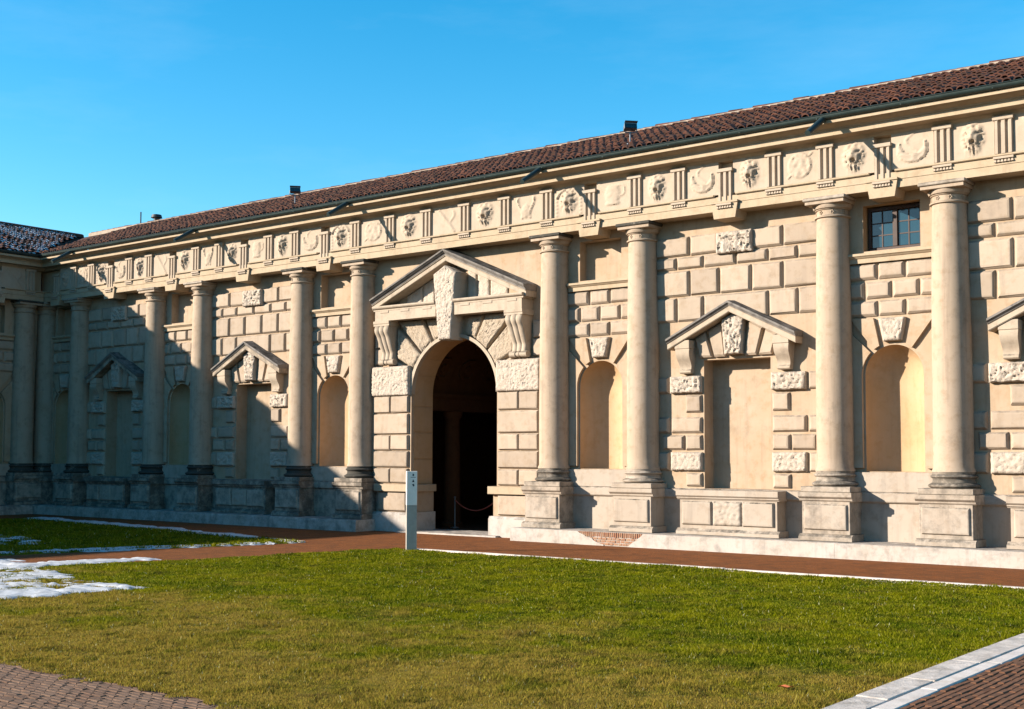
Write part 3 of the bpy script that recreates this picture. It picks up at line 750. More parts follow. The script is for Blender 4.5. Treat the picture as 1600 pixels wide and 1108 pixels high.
def entablature(rootp, x0, x1, tri, slip, mitre0=0, mitre1=0):
    """architrave + frieze bed + cornice along x, with triglyphs at tri and slipped ones at slip"""
    mb = MB(); mb.prof([(YW+.1,8.25),(-.36,8.25),(-.36,8.43),(-.375,8.435),(-.375,8.60),(-.14,8.60),(-.14,9.50),(YW+.1,9.50)], x0, x1)
    ent = mb.build('entablature', 'cornice', rootp)
    mb = MB(); mb.prof([(-.14,9.475),(-.34,9.475),(-.36,9.50),(-.41,9.53),(-.42,9.545),(-.44,9.56),(-.66,9.575),(-.67,9.58),(-.67,9.70),(-.70,9.705),(-.70,9.72),(-.715,9.735),(-.75,9.75),(-.81,9.77),(-.87,9.80),(-.90,9.812),(-.94,9.80),(-.94,9.875),(.1,9.93),(.1,9.475)], x0, x1)
    mb.build('cornice', 'cornice', ent)
    cuts = sorted(slip); a = x0                                        # taenia stops at each slipped triglyph
    for c in cuts+[None]:
        b_ = (c-.30) if c is not None else x1
        if b_ > a+.05:
            t = MB(); t.prof([(-.33,8.604),(-.41,8.604),(-.43,8.62),(-.43,8.655),(-.36,8.664),(-.33,8.664)], a, b_); t.build('taenia', 'cornice', ent)
        a = (c+.30) if c is not None else x1
    for x in tri:
        inst('triglyph', TRI, ent, (x, 0, 0)); inst('regula', REG, ent, (x, 0, 0))
    for x in slip:
        d = -.19
        inst('triglyph', TRI, ent, (x, 0, d)); inst('regula', REG, ent, (x, -.05, d))
        t = MB(); zb, zt = 8.25+d-.005, 8.61+d
        t.add([(x-.29,-.42,zb),(x+.29,-.42,zb),(x+.355,-.42,zt),(x-.355,-.42,zt),(x-.29,YW,zb),(x+.29,YW,zb),(x+.355,YW,zt),(x-.355,YW,zt)],
              [(0,1,2,3),(0,4,5,1),(0,3,7,4),(1,5,6,2),(3,2,6,7)]); t.box(x-.37, x+.37, -.45, -.33, zt+.001, zt+.055, .006)
        t.build('slipped_block', 'cornice', ent)
    allx = sorted(list(tri)+list(slip))
    for i, (p, q) in enumerate(zip(allx, allx[1:])):
        w_ = (q-p-.40); 
        if w_ < .25 or w_ > 2: continue
        k_ = round(p*3.1+50)
        me = MASK[(0, 1, 3, 2, 0, 2, 1, 3)[(i//2) % 8]] if i % 2 == 0 else EMB[(0, 3, 5, 4, 1, 3, 0, 5, 4, 1, 3)[(i//2) % 11]]
        o = inst('metope', me, ent, ((p+q)/2, 0, 0)); o.scale.x = w_/1.0
    return ent

def tiles(roof, x0, x1, y0, z0, slope, length, nearx, objects, mat='tile', pitch=.235, step=.37):
    """rows of half-round cover tiles over channels; y0,z0 the eave"""
    ca, sa = math.cos(slope), math.sin(slope)
    mes = []
    for v_ in range(5):
        mb = MB(); n = 5; L = .45; vs = []
        for (t, rr, dz) in ((0, .098, .028), (L, .078, .0)):
            vs += [(-rr*math.cos(math.pi*i/n)*random.uniform(.97,1.03), t, dz+rr*.82*math.sin(math.pi*i/n)) for i in range(n+1)]
        rr = .082; vs += [(-rr*math.cos(math.pi*i/n), 0, .028-.018+rr*.8*math.sin(math.pi*i/n)) for i in range(n+1)]
        fs = [(i, i+1, n+1+i+1, n+1+i) for i in range(n)]+[(2*(n+1)+i, 2*(n+1)+i+1, i+1, i) for i in range(n)]
        mb.add(vs, fs); mes.append(mb.mesh('roof_tile', mat, True, 50))
    cols_ = int((x1-x0)/pitch); rows = int(length/step); cells = [(i, j) for i in range(cols_) for j in range(rows)]
    cells.sort(key=lambda c: abs(x0+(c[0]+.5)*pitch-nearx)*1.0+c[1]*.05 if objects else 0)
    far = MB()
    for q, (i, j) in enumerate(cells):
        x = x0+(i+.5)*pitch+random.uniform(-.026,.026); s = j*step+random.uniform(-.05,.05)-(.05 if j == 0 else 0)
        y = y0+s*ca; z = z0+s*sa+.035+random.uniform(-.01,.014); rz = random.uniform(-.09,.09); rx = slope-.05+random.uniform(-.045,.045)
        me = random.choice(mes)
        if q < objects: inst('roof_tile', me, roof, (x, y, z), (rx, random.uniform(-.08,.08), rz))
        else:
            R_ = Matrix.Rotation(rz, 3, 'Z') @ Matrix.Rotation(rx, 3, 'X'); T = Vector((x, y, z))
            far.add([tuple(R_ @ v.co + T) for v in me.vertices], [p.vertices[:] for p in me.polygons])
    if far.v:
        o = far.build('roof_tiles', mat, roof, True, 50); o['kind'] = 'stuff'

SLOPE = math.radians(21.4); EY, EZ = -.92, 9.98; RIDGE = 4.0
RL = (RIDGE-EY)/math.cos(SLOPE); RZ = EZ+(RIDGE-EY)*math.tan(SLOPE)

wing = tag(empty('palace_wing'), 'long cream rusticated palace front with columns, niches and arched portal under a tiled roof', 'building')
# --- wall
bays = []; wallmb = MB(); holes_arch = []
wall = link(bpy.data.objects.new('wall', bpy.data.meshes.new('wall')), wing)
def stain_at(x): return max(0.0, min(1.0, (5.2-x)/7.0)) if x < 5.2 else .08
rects = []
for i in range(len(COLS)-1):
    xl, xr = COLS[i], COLS[i+1]
    if i == 5: continue
    if i % 2 == (0 if i < 5 else 0):
        hs_, ar = niche_bay(wall, wing, xl, xr, stain_at((xl+xr)/2), glazed=(i == 8)); rects += hs_; holes_arch.append(ar)
    else: rects.append(window_bay(wall, wing, xl, xr, stain_at((xl+xr)/2)))
PR, PZ = 1.645, 4.08
rects.append((PC-PR, PC+PR, -.05, PZ+PR)); holes_arch.append((PC, PR, PZ))
xsplit = [XL]+[(COLS[i]) for i in range(1, 10)]+[XR]
for a, b_ in zip(xsplit, xsplit[1:]): panel(wallmb, a, b_, 0, 8.26, [r for r in rects if a < (r[0]+r[1])/2 < b_], YW)
for (xc, r, zs) in holes_arch: arch_fill(wallmb, xc, r, zs, zs+r, YW)
wallmb.box(XL, XR, 9.0, 9.2, 0, 10.0); wallmb.box(XR-.1, XR, YW, 9.0, 0, 9.9)
wall.data = wallmb.mesh('wall', 'plaster')
# --- columns
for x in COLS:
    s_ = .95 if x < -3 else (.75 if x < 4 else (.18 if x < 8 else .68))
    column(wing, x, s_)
# --- dado and plinth
def dado(parent, a, b_, stain):
    mb = MB(); mb.prof([(YW+.02,.30),(.05,.30),(.05,1.205),(.0,1.225),(-.02,1.25),(-.02,1.43),(.02,1.455),(YW+.02,1.458)], a, b_)
    o = mb.build('dado', 'base', parent); o['stain'] = stain; return o
for a, b_ in ((XL, PC-2.95), (PC+2.95, XR)):
    dado(wing, a, b_, .55 if a < 0 else .1)
def plinth_seg(parent, a, b_, stain, name='plinth'):
    mb = MB(); n_ = max(2, int((b_-a)/.4)); pr = [(YW,-.02),(-.975,-.02),(-.97,.30),(-.95,.342),(YW,.352)]
    mb.prof(pr, a, b_); o = mb.build(name, 'plinth', parent); o['stain'] = stain; return o
plinth_seg(wing, XL, PC-2.93, .5); plr = plinth_seg(wing, PC+2.93, XR, .4)
# plaster skin of the right plinth, broken away over the brick core between two columns
def skin(pts):
    n_ = len(pts); mb = MB()
    mb.add([(x, -1.0+.004*noise.noise(Vector((x*3, z*3, 1))), z) for x, z in pts]+[(x, -.968, z) for x, z in pts], [tuple(range(n_))]+[(i, (i+1) % n_, n_+(i+1) % n_, n_+i) for i in range(n_)])
    o = mb.build('plinth_plaster', 'plinth', plr); o['stain'] = .36
def ragged(p0, p1, n_, amp, sd):
    out = []
    for i in range(n_+1):
        t = i/n_; x = p0[0]+(p1[0]-p0[0])*t; z = p0[1]+(p1[1]-p0[1])*t
        out.append((x+amp*noise.noise(Vector((t*5, sd, 0))), z+(amp*.5*noise.noise(Vector((t*5, sd, 5))) if 0 < i < n_ else 0)))
    return out
skin([(PC+2.92,0.0)]+ragged((5.85,0.0), (5.05,.34), 12, .12, 1)+[(PC+2.92,.34)])
skin(ragged((7.05,.34), (6.55,0.0), 10, .10, 4)+[(12.0,0.0),(12.0,.33)])
skin([(12.004,0.0),(XR,0.0),(XR,.335),(12.004,.335)])
x = 5.0
while x < 7.1:                                                    # soldier course
    w_ = .062; mb = MB(); mb.box(x, x+w_-.014, -.992+random.uniform(0,.012), -.95, .215+random.uniform(-.01,.01), .338, .006); mb.build('brick', 'brick', plr); x += w_
for r_ in range(3):
    x = 5.35+random.uniform(0,.1)-(r_ % 2)*.06
    while x < 6.9:
        w_ = random.uniform(.12,.17); mb = MB(); mb.box(x, x+w_-.014, -.99+random.uniform(0,.012), -.95, .02+r_*.065, .02+r_*.065+.053, .006); mb.build('brick', 'brick', plr); x += w_

# --- portal
PT = MB(); yR = .98
n_ = 32; arc = [(PC-PR*math.cos(math.pi*i/n_), PZ+PR*math.sin(math.pi*i/n_)) for i in range(n_+1)]
for (a, b_) in zip(arc, arc[1:]): PT.quad((a[0],YW,a[1]),(b_[0],YW,b_[1]),(b_[0],yR,b_[1]),(a[0],yR,a[1]))
for sg in (-1, 1): PT.quad((PC+sg*PR,YW,0),(PC+sg*PR,yR,0),(PC+sg*PR,yR,PZ),(PC+sg*PR,YW,PZ))
portal = PT.build('portal', 'niche', wing)
# reveal stones
for sg in (-1, 1):
    for (z0, z1) in ((.62,1.17),(1.42,2.15),(2.17,2.95),(2.97,3.72),(3.74,4.16)):
        mb = MB(); x = PC+sg*PR; mb.box(*sorted((x-sg*.02, x+sg*.01)), YW-.03, yR-.02, z0, z1-.015, .008); mb.build('reveal_stone', 'niche', portal)
for k_ in range(9):
    a0, a1 = math.pi*(k_/9)+.012, math.pi*((k_+1)/9)-.012
    mb = MB(); vs_ = []; q_ = 5
    for i in range(q_+1):
        t = a0+(a1-a0)*i/q_
        for (rr, y) in ((PR-.02, YW-.03), (PR-.02, yR-.02), (PR+.01, yR-.02), (PR+.01, YW-.03)): vs_.append((PC-rr*math.cos(t), y, PZ+.02+rr*math.sin(t)))
    fs_ = [(i*4+j, i*4+(j+1) % 4, i*4+4+(j+1) % 4, i*4+4+j) for i in range(q_) for j in range(4)]+[(0,1,2,3),(q_*4,q_*4+1,q_*4+2,q_*4+3)]
    mb.add(vs_, fs_); mb.build('reveal_stone', 'niche', portal)
mb = MB(); q_ = 40; vs_ = []
for i in range(q_+1):
    t = math.pi*i/q_
    for (rr, y) in ((PR-.024, -.0), (PR+.075, -.0), (PR+.075, YW+.01), (PR-.024, YW+.01)): vs_.append((PC-rr*math.cos(t), y, PZ+rr*math.sin(t)))
mb.add(vs_, [(i*4+j, i*4+(j+1) % 4, i*4+4+(j+1) % 4, i*4+4+j) for i in range(q_) for j in range(4)]); mb.build('archivolt', 'trim', portal, True, 40)
# piers: coursed blocks on a smooth base
for sg in (-1, 1):
    def J(u0, u1): return sorted((PC+sg*u0, PC+sg*u1))
    yw_ = YW+.01
    mb = MB(); x0, x1 = J(PR-.005, 3.28); mb.box(x0, x1, .02, yw_, 1.40, 4.06); pier = mb.build('pier', 'plaster', portal); pier['stain'] = .1
    x0, x1 = J(PR-.20, 3.0); mb = MB(); mb.box(x0, x1, -.17, .95, 1.19, 1.405, .01); o = mb.build('pier_cap', 'cornice', portal)
    x0, x1 = J(PR-.10, 2.95); mb = MB(); mb.box(x0, x1, -.02, .93, .58, 1.19); mb.build('pier_die', 'plaster', portal)
    x0, x1 = J(PR-.16, 3.05); mb = MB(); mb.prof([(.95,-.02),(-.17,-.02),(-.17,.50),(-.12,.575),(.95,.585)], x0, x1); o = mb.build('pier_base', 'plinth', portal); o['stain'] = .25 if sg < 0 else .05
    x0, x1 = J(PR+.10, 2.9); block_mesh(x0, x1, .61, 1.17, yf=-.10, yw=0, b=.03).build('stone_block', 'block', portal)
    IN = PR+.07; OUT = 3.13; MID = PR+.80
    for (z0, z1, two) in ((3.545,4.05,True),(2.905,3.515,False),(2.425,2.875,True),(1.915,2.395,False),(1.44,1.885,True)):
        for (u0, u1) in (((IN, MID-.01), (MID+.01, OUT)) if two else ((IN, OUT),)):
            x0, x1 = J(u0, u1); block_mesh(x0, x1, z0, z1, yf=-.06, yw=.03, b=.035).build('stone_block', 'block', portal)
    x0, x1 = J(PR+.02, 3.2); rough('rough_block', portal, rect(x0, x1, 4.06, 4.94), -.12, amp=.026, fq=1.4, step=.03)
    # voussoirs, hacked faces, wide joints
    for (t0, t1) in ((13.5, 27), (29, 45), (47.5, 63.5), (66, 80)):
        a0, a1 = math.radians(t0), math.radians(t1); ri = PR+.09
        def P_(t, r_): return (PC+sg*r_*math.sin(t), PZ+r_*math.cos(t))
        def outer(t):
            r_ = min((6.30-PZ)/math.cos(t), 2.22/math.sin(t) if t > .05 else 9); r2 = r_
            return P_(t, r2)
        inner_pts = [P_(a0+(a1-a0)*q/3, ri) for q in range(4)]
        out_pts = [outer(a1), outer(a0)]
        cor = math.atan2(2.22, 6.30-PZ)
        if a0 < cor < a1: out_pts = [outer(a1), (PC+sg*2.22, 6.30), outer(a0)]
        poly = inner_pts+out_pts
        poly = [(x, max(z, 4.96) if abs(x-PC) > PR+.1 and t0 > 60 else z) for x, z in poly]
        if sg < 0: poly = poly[::-1]
        rough('voussoir', portal, poly, -.02 if t0 > 20 else .03, amp=.018, fq=1.4, step=.034, mat='hack')
    # console: S-scroll carrying the entablature
    c0 = PC+sg*2.52
    def cy(t): return -.37+.27*(max(0, min(1, (t-.08)/.72))**1.3)-.045*math.sin(math.pi*min(1, t/.3))-.035*max(0, (t-.8)/.2)
    def ridge(q): return .036*abs(math.cos(q*math.pi*1.5))**.6
    mb = MB(); nu, nv = 18, 18; vs_ = []
    for j in range(nv+1):
        t = j/nv; hw = .285-.045*t
        for i in range(nu+1):
            q = -1+2*i/nu; vs_.append((c0+q*hw, cy(t)-ridge(q)+.02, 6.142-.99*t))
    o_ = len(vs_); W_ = nu+1
    for j in range(nv+1):
        t = j/nv; hw = .285-.045*t; vs_ += [(c0-hw, YW, 6.142-.99*t), (c0+hw, YW, 6.142-.99*t)]
    fs_ = [(j*W_+i, j*W_+i+1, (j+1)*W_+i+1, (j+1)*W_+i) for j in range(nv) for i in range(nu)]
    fs_ += [(j*W_, o_+2*j, o_+2*j+2, (j+1)*W_) for j in range(nv)]+[(j*W_+nu, o_+2*j+1, o_+2*j+3, (j+1)*W_+nu) for j in range(nv)]
    fs_ += [tuple(range(W_))+(o_+1, o_), tuple(nv*W_+i for i in range(W_))+(o_+2*nv+1, o_+2*nv)]
    mb.add(vs_, fs_); con = mb.build('console', 'trim', portal, True, 50); con['stain'] = .3
    n8 = 14
    for (w0, w1, rr) in ((-.30,-.10,1),(-.095,-.035,.82),(-.03,.03,.9),(.035,.095,.82),(.10,.30,1)):
        f_ = MB()
        f_.add([(c0+w_, -.085-.115*rr*math.cos(2*math.pi*i/n8), 5.07+.095*rr*math.sin(2*math.pi*i/n8)) for w_ in (w0, w1) for i in range(n8)], [(i, (i+1) % n8, n8+(i+1) % n8, n8+i) for i in range(n8)]+[tuple(range(n8)), tuple(range(n8, 2*n8))])
        f_.build('scroll_roll', 'trim', con, True, 40)
    # blind rustication beside the console
    for (z0, z1) in ((5.02,5.5),(5.53,6.0)):
        x0, x1 = J(2.86, 3.2); block_mesh(x0, x1, z0, z1, yf=.05, b=.03).build('stone_block', 'block', portal)
# portal entablature and pediment, broken by the great keystone
for (a, b_) in ((PC-2.80, PC-.36), (PC+.36, PC+2.80)):
    mb = MB(); mb.prof([(YW,6.30),(-.36,6.30),(-.36,6.60),(YW,6.60)], a, b_)
    mb.prof([(YW,6.602),(-.37,6.602),(-.37,6.64),(-.42,6.67),(-.44,6.70),(-.44,6.745),(YW,6.775)], a-.06 if a < -1 else a, b_+.06 if b_ > 1 else b_)
    o = mb.build('portal_entablature', 'trim', portal); o['stain'] = .1
    for k_ in range(3):
        x = a+(b_-a)*((.16,.5,.86)[k_] if a < -1 else (.16,.5,.86)[k_])
        g_ = MB(); g_.box(x-.17, x+.17, -.375, -.355, 6.535, 6.60, .003); g_.build('regula', 'relief', o)
for sg in (-1, 1):
    c0 = PC+sg*2.52; mb = MB(); mb.prof([(YW,6.145),(-.385,6.145),(-.385,6.20),(-.40,6.22),(-.40,6.297),(YW,6.297)], c0-.32, c0+.32); mb.build('console_cap', 'trim', portal)
WP = 2.93; zap, zt = 7.89, 6.64; sl = (zap-zt)/WP; ca = math.cos(math.atan(sl)); zf = lambda x: zap-abs(x-PC)*sl
rp = [(YW,0),(-.33,0),(-.34,.015),(-.34,.12),(-.365,.135),(-.37,.15),(YW,.16)]
rp = [(y, v/ca) for y, v in rp]
mb = MB(); mb.prof(rp, PC-WP, PC, zf); mb.prof(rp, PC, PC+WP, zf); ped = mb.build('pediment', 'trim', portal); ped['stain'] = .35
cpz = [(y, v/ca) for y, v in ((YW,.163),(-.375,.153),(-.385,.20),(-.42,.215),(-.455,.25),(-.47,.262),(-.475,.305),(YW,.345))]
mb = MB(); mb.prof(cpz, PC-WP-.012, PC, zf); mb.prof(cpz, PC, PC+WP+.012, zf); mb.build('capping', 'lead', ped); 
# tympanum panels
for sg in (-1, 1):
    for (u0, u1) in ((.46, .80), (.825, 1.28), (1.305, 1.95)):
        p4 = [(PC+sg*u0, 6.785), (PC+sg*u1, 6.785), (PC+sg*u1, zf(PC+u1)-.01), (PC+sg*u0, zf(PC+u0)-.01)]
        rough('tympanum_stone', ped, p4, .09, amp=.012)
rough('keystone', portal, [(PC-.235,5.60),(PC+.235,5.60),(PC+.44,7.52),(PC,7.76),(PC-.44,7.52)], -.42, amp=.022, fq=1.5, step=.03)
mb = MB(); mb.box(PC-1.9, PC+1.9, -.35, 1.2, -.01, .045, .01); mb.build('threshold', 'plinth', portal)

# --- vestibule behind the portal: coffered vault on two rows of columns, dark aisles, gloom put into the colour
VW = 2.05; D0, D1 = yR, 8.9
mb = MB()
mb.quad((-6,D0-.2,.02),(6,D0-.2,.02),(6,D1,.02),(-6,D1,.02)); mb.quad((-6,D1,0),(6,D1,0),(6,D1,7),(-6,D1,7))
for sx in (-6, 6): mb.quad((sx,D0,0),(sx,D1,0),(sx,D1,4.2),(sx,D0,4.2))
for s_ in ((-6, PC-PR), (PC+PR, 6)): mb.quad((s_[0],D0,0),(s_[1],D0,0),(s_[1],D0,4.2),(s_[0],D0,4.2))
mb.quad((-6,D0,4.2),(PC-VW,D0,4.2),(PC-VW,D1,4.2),(-6,D1,4.2)); mb.quad((PC+VW,D0,4.2),(6,D0,4.2),(6,D1,4.2),(PC+VW,D1,4.2))
n_ = 24; arc = [(PC-VW*math.cos(math.pi*i/n_), 4.2+VW*.95*math.sin(math.pi*i/n_)) for i in range(n_+1)]
for (a, b_) in zip(arc, arc[1:]): mb.quad((a[0],D0,a[1]),(b_[0],D0,b_[1]),(b_[0],D1,b_[1]),(a[0],D1,a[1]))
arch_ = [(PC-PR*math.cos(math.pi*i/n_), PZ+PR*math.sin(math.pi*i/n_)) for i in range(n_+1)]
for (a, b_, c, d) in zip(arch_, arch_[1:], arc, arc[1:]): mb.quad((a[0],D0,a[1]),(b_[0],D0,b_[1]),(d[0],D0,d[1]),(c[0],D0,c[1]))
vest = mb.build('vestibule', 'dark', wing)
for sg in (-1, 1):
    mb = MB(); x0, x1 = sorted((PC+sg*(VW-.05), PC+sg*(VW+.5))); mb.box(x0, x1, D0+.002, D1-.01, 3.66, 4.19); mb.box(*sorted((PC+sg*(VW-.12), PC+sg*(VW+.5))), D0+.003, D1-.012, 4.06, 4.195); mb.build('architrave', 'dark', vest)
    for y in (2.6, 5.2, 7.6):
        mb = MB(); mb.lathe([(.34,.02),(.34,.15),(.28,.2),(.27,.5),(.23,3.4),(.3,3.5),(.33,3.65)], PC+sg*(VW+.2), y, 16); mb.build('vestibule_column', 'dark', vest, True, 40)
for j in range(6):                                               # coffers: octagonal sunk frames on the vault
    for i in range(5):
        th = math.pi*(.13+.185*i); yc = D0+.75+1.15*j; R_ = VW-.015
        mb = MB(); vs_ = []
        for (rad, dep) in ((.42, 0), (.42, .06), (.30, .06), (.26, .0), (.17, -.02), (.14, .05)):
            for q in range(8):
                a = math.pi*(q+.5)/4; tt = th+rad*math.cos(a)/R_; vs_.append((PC-(R_-dep)*math.cos(tt), yc+rad*math.sin(a), 4.2+(R_-dep)*.95*math.sin(tt)))
        fs_ = [(k_*8+q, k_*8+(q+1) % 8, k_*8+8+(q+1) % 8, k_*8+8+q) for k_ in range(5) for q in range(8)]+[tuple(range(40, 48))]
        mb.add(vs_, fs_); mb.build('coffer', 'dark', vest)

# --- entablature: triglyphs over columns and between, the middle ones of each bay slipped
tri, slip = [], []
for i in range(len(COLS)-1):
    a, b_ = COLS[i], COLS[i+1]
    if i > 0: tri.append(a)
    if i == 5: tri += [a+(b_-a)*k_/5 for k_ in range(1, 5)]
    elif i == 0: slip.append((a+b_)/2)
    elif b_-a < 4: slip.append((a+b_)/2)
    else: tri += [a+(b_-a)*.25, a+(b_-a)*.75]; slip.append((a+b_)/2)
entablature(wing, XL+.05, XR, tri, slip)

# --- roof, ridge, gutter
mb = MB()
mb.quad((XL-4.6,EY+.05,EZ),(XR,EY+.05,EZ),(XR,RIDGE,RZ-.02),(XL-4.6,RIDGE,RZ-.02)); mb.quad((XL-4.6,RIDGE,RZ-.02),(XR,RIDGE,RZ-.02),(XR,9.6,10.0),(XL-4.6,9.6,10.0))
mb.quad((XR,EY+.05,EZ),(XR,RIDGE,RZ-.02),(XR,9.6,10.0),(XR,9.0,9.9))
roof = mb.build('roof', 'tile', wing)
tiles(roof, -20.9, 17.6, EY, EZ, SLOPE, RL-.1, 16.6, 300)
mb = MB(); n_ = 220
x = -24.5; k_ = 0
while x < XR:
    L = random.uniform(.36,.44); me_ = MB(); q_ = 6; r_ = .13+random.uniform(-.01,.012); dz = random.uniform(-.012,.012)
    vs_ = [(x_, RIDGE-r_*math.cos(math.pi*i/q_), RZ+dz+.03+rr*math.sin(math.pi*i/q_)) for (x_, rr) in ((x, r_), (x+L+.03, r_*.86)) for i in range(q_+1)]
    mb.add(vs_, [(i, i+1, q_+1+i+1, q_+1+i) for i in range(q_)]); x += L
rd = mb.build('ridge_tiles', 'tile', roof, True, 50); rd['kind'] = 'stuff'
mb = MB(); mb.prof([(RIDGE-.22,RZ-.09),(RIDGE-.20,RZ+.06),(RIDGE-.10,RZ+.10),(RIDGE+.10,RZ+.10),(RIDGE+.2,RZ-.06)], -24.5, XR); mb.build('ridge_mortar', 'mortar', roof)
def gutter(parent, a, b_):
    mb = MB(); q_ = 8; gy, gz, gr = EY-.045, EZ-.0, .098; vs_ = []
    for x in (a, b_):
        vs_ += [(x, gy+gr*math.cos(math.pi+math.pi*i/q_), gz+gr*math.sin(math.pi+math.pi*i/q_)) for i in range(q_+1)]
        vs_ += [(x, gy+(gr-.008)*math.cos(2*math.pi-math.pi*i/q_), gz+(gr-.008)*math.sin(2*math.pi-math.pi*i/q_)) for i in range(q_+1)]
    m_ = 2*(q_+1); mb.add(vs_, [(i, (i+1) % m_, m_+(i+1) % m_, m_+i) for i in range(m_)]+[tuple(range(m_)), tuple(range(m_, 2*m_))])
    mb.tube([(a, gy-gr, gz+.004), (b_, gy-gr, gz+.004)], .013, 6)
    return mb.build('gutter', 'gutter', parent, True, 60)
gut = gutter(wing, -20.3, XR)
x = -19.5
while x < XR:
    mb = MB(); mb.prof([(EY-.135,EZ-.01),(EY-.12,EZ-.075),(EY-.05,EZ-.10),(EY+.02,EZ-.075),(EY+.045,EZ),(EY+.03,EZ-.0),(EY-.05,EZ-.085),(EY-.12,EZ)], x, x+.03); mb.build('gutter_bracket', 'gutter', gut); x += 1.95
for x in (11.85, 3.85, -3.45, -10.85, -18.2):
    mb = MB(); p0 = Vector((x, EY-.03, EZ-.06)); p1 = Vector((x-.02, EY-.85, EZ-.56))
    mb.tube([p0, p0.lerp(p1, .5), p1], [.075, .07, .068], 10, True); sp = mb.build('rain_spout', 'gutter', gut, True, 50)
# small fittings on the far ridge
mb = MB(); mb.tube([(-21.0,RIDGE,RZ+.05),(-21.0,RIDGE,RZ+.62)], .03, 6); mb.build('ridge_rod', 'iron', roof)
mb = MB(); mb.lathe([(.12,RZ+.05),(.13,RZ+.2),(.24,RZ+.24),(.2,RZ+.36),(0,RZ+.4)], -19.9, RIDGE, 10); mb.build('ridge_vent', 'iron', roof, True, 50)

# ------------------------------------------------------------------ shaded side wing at left (front faces +x)
WX = -21.35
side = tag(empty('palace_wing', (WX, 0, 0), math.radians(90)), 'deeply shaded side wing of the palace at the left edge, snow on its roof', 'building')
swall = link(bpy.data.objects.new('wall', bpy.data.meshes.new('wall')), side)
SC = [-.98, -3.75, -8.9]
smb = MB(); srects = []; sarch = []
hs_, ar = niche_bay(swall, side, SC[1], SC[0], .7); srects += hs_; sarch.append(ar)
srects.append(window_bay(swall, side, SC[2], SC[1], .7))
panel(smb, -46, SC[1], 0, 8.26, [srects[2]], YW); panel(smb, SC[1], .15, 0, 8.26, srects[:2], YW)
for (xc, r, zs) in sarch: arch_fill(smb, xc, r, zs, zs+r, YW)
smb.box(-46, 9, 9.0, 9.2, 0, 10.0); smb.box(-46, -45.9, YW, 9.0, 0, 9.9)
swall.data = smb.mesh('wall', 'plaster')
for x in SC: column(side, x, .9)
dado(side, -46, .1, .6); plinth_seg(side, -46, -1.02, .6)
stri = [SC[0], SC[1], -5.04, -7.6, SC[2]]; sslip = [(SC[0]+SC[1])/2, (SC[1]+SC[2])/2]
entablature(side, -46, -.40, stri, sslip)
mb = MB()
mb.quad((-46,EY+.05,EZ),(-EY-1.95,EY+.05,EZ),(4.0,RIDGE,RZ-.02),(-46,RIDGE,RZ-.02)); mb.quad((-46,RIDGE,RZ-.02),(4,RIDGE,RZ-.02),(9.4,9.6,10.0),(-46,9.6,10.0))
sroof = mb.build('roof', 'tile', side)
tiles(sroof, -12.0, -.95, EY, EZ, SLOPE, RL-.1, -3, 0)
# tiles running up into the valley
def valley():
    mb = MB(); ca, sa = math.cos(SLOPE), math.sin(SLOPE)
    for i in range(22):
        x = -.95+(i+.5)*.235
        for j in range(14):
            s = j*.37; y = EY+s*ca; z = EZ+s*sa+.03
            if x > y+.0: continue
            q_ = 5; vs_ = []
            for (t, rr, dz) in ((0,.098,.028),(.45,.078,0)): vs_ += [(x-rr*math.cos(math.pi*k/q_), y+t*ca, z+t*sa+dz+rr*.8*math.sin(math.pi*k/q_)) for k in range(q_+1)]
            mb.add(vs_, [(k, k+1, q_+1+k+1, q_+1+k) for k in range(q_)])
    o = mb.build('roof_tiles', 'tile', sroof, True, 50); o['kind'] = 'stuff'
valley()
mb = MB(); mb.prof([(RIDGE-.2,RZ-.05),(RIDGE-.14,RZ+.10),(RIDGE,RZ+.15),(RIDGE+.14,RZ+.10),(RIDGE+.2,RZ-.05)], -46, 4.0); mb.build('ridge_mortar', 'tile', sroof)
gutter(side, -46, -1.06)
# snow lying between the tiles of the side roof
mb = MB(); ca, sa = math.cos(SLOPE), math.sin(SLOPE)
for i in range(80):
    for j in range(28):
        x = -12+i*.235*.85; s = j*.19+random.uniform(0,.1); d = noise.noise(Vector((x*.9, s*1.1, 2)))+random.uniform(-.35,.35)+.2
        if d < 0 or x > EY+s*ca-.2: continue
        y = EY+s*ca; z = EZ+s*sa+.06; rx, ry = random.uniform(.06,.13), random.uniform(.07,.17); q_ = 6
        vs_ = [(x+rx*math.cos(2*math.pi*k/q_), y+ry*math.sin(2*math.pi*k/q_)*ca, z+ry*math.sin(2*math.pi*k/q_)*sa) for k in range(q_)]+[(x, y, z+.075)]
        mb.add(vs_, [(k, (k+1) % q_, q_) for k in range(q_)])
o = mb.build('roof_snow', 'snow', sroof, True, 80); o['kind'] = 'stuff'

# ------------------------------------------------------------------ unseen wing closing the court behind the viewer, added to deepen its shade
far = tag(empty('palace_wing', (0, -45.5, 0)), 'plain unseen far side of the palace behind the viewer, added to shade the courtyard', 'building')
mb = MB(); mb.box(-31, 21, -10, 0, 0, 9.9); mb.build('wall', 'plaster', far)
mb = MB(); mb.prof([(-10.9,9.9),(.95,9.9),(-4.5,12.2)], -31, 21); mb.build('roof', 'tile', far)

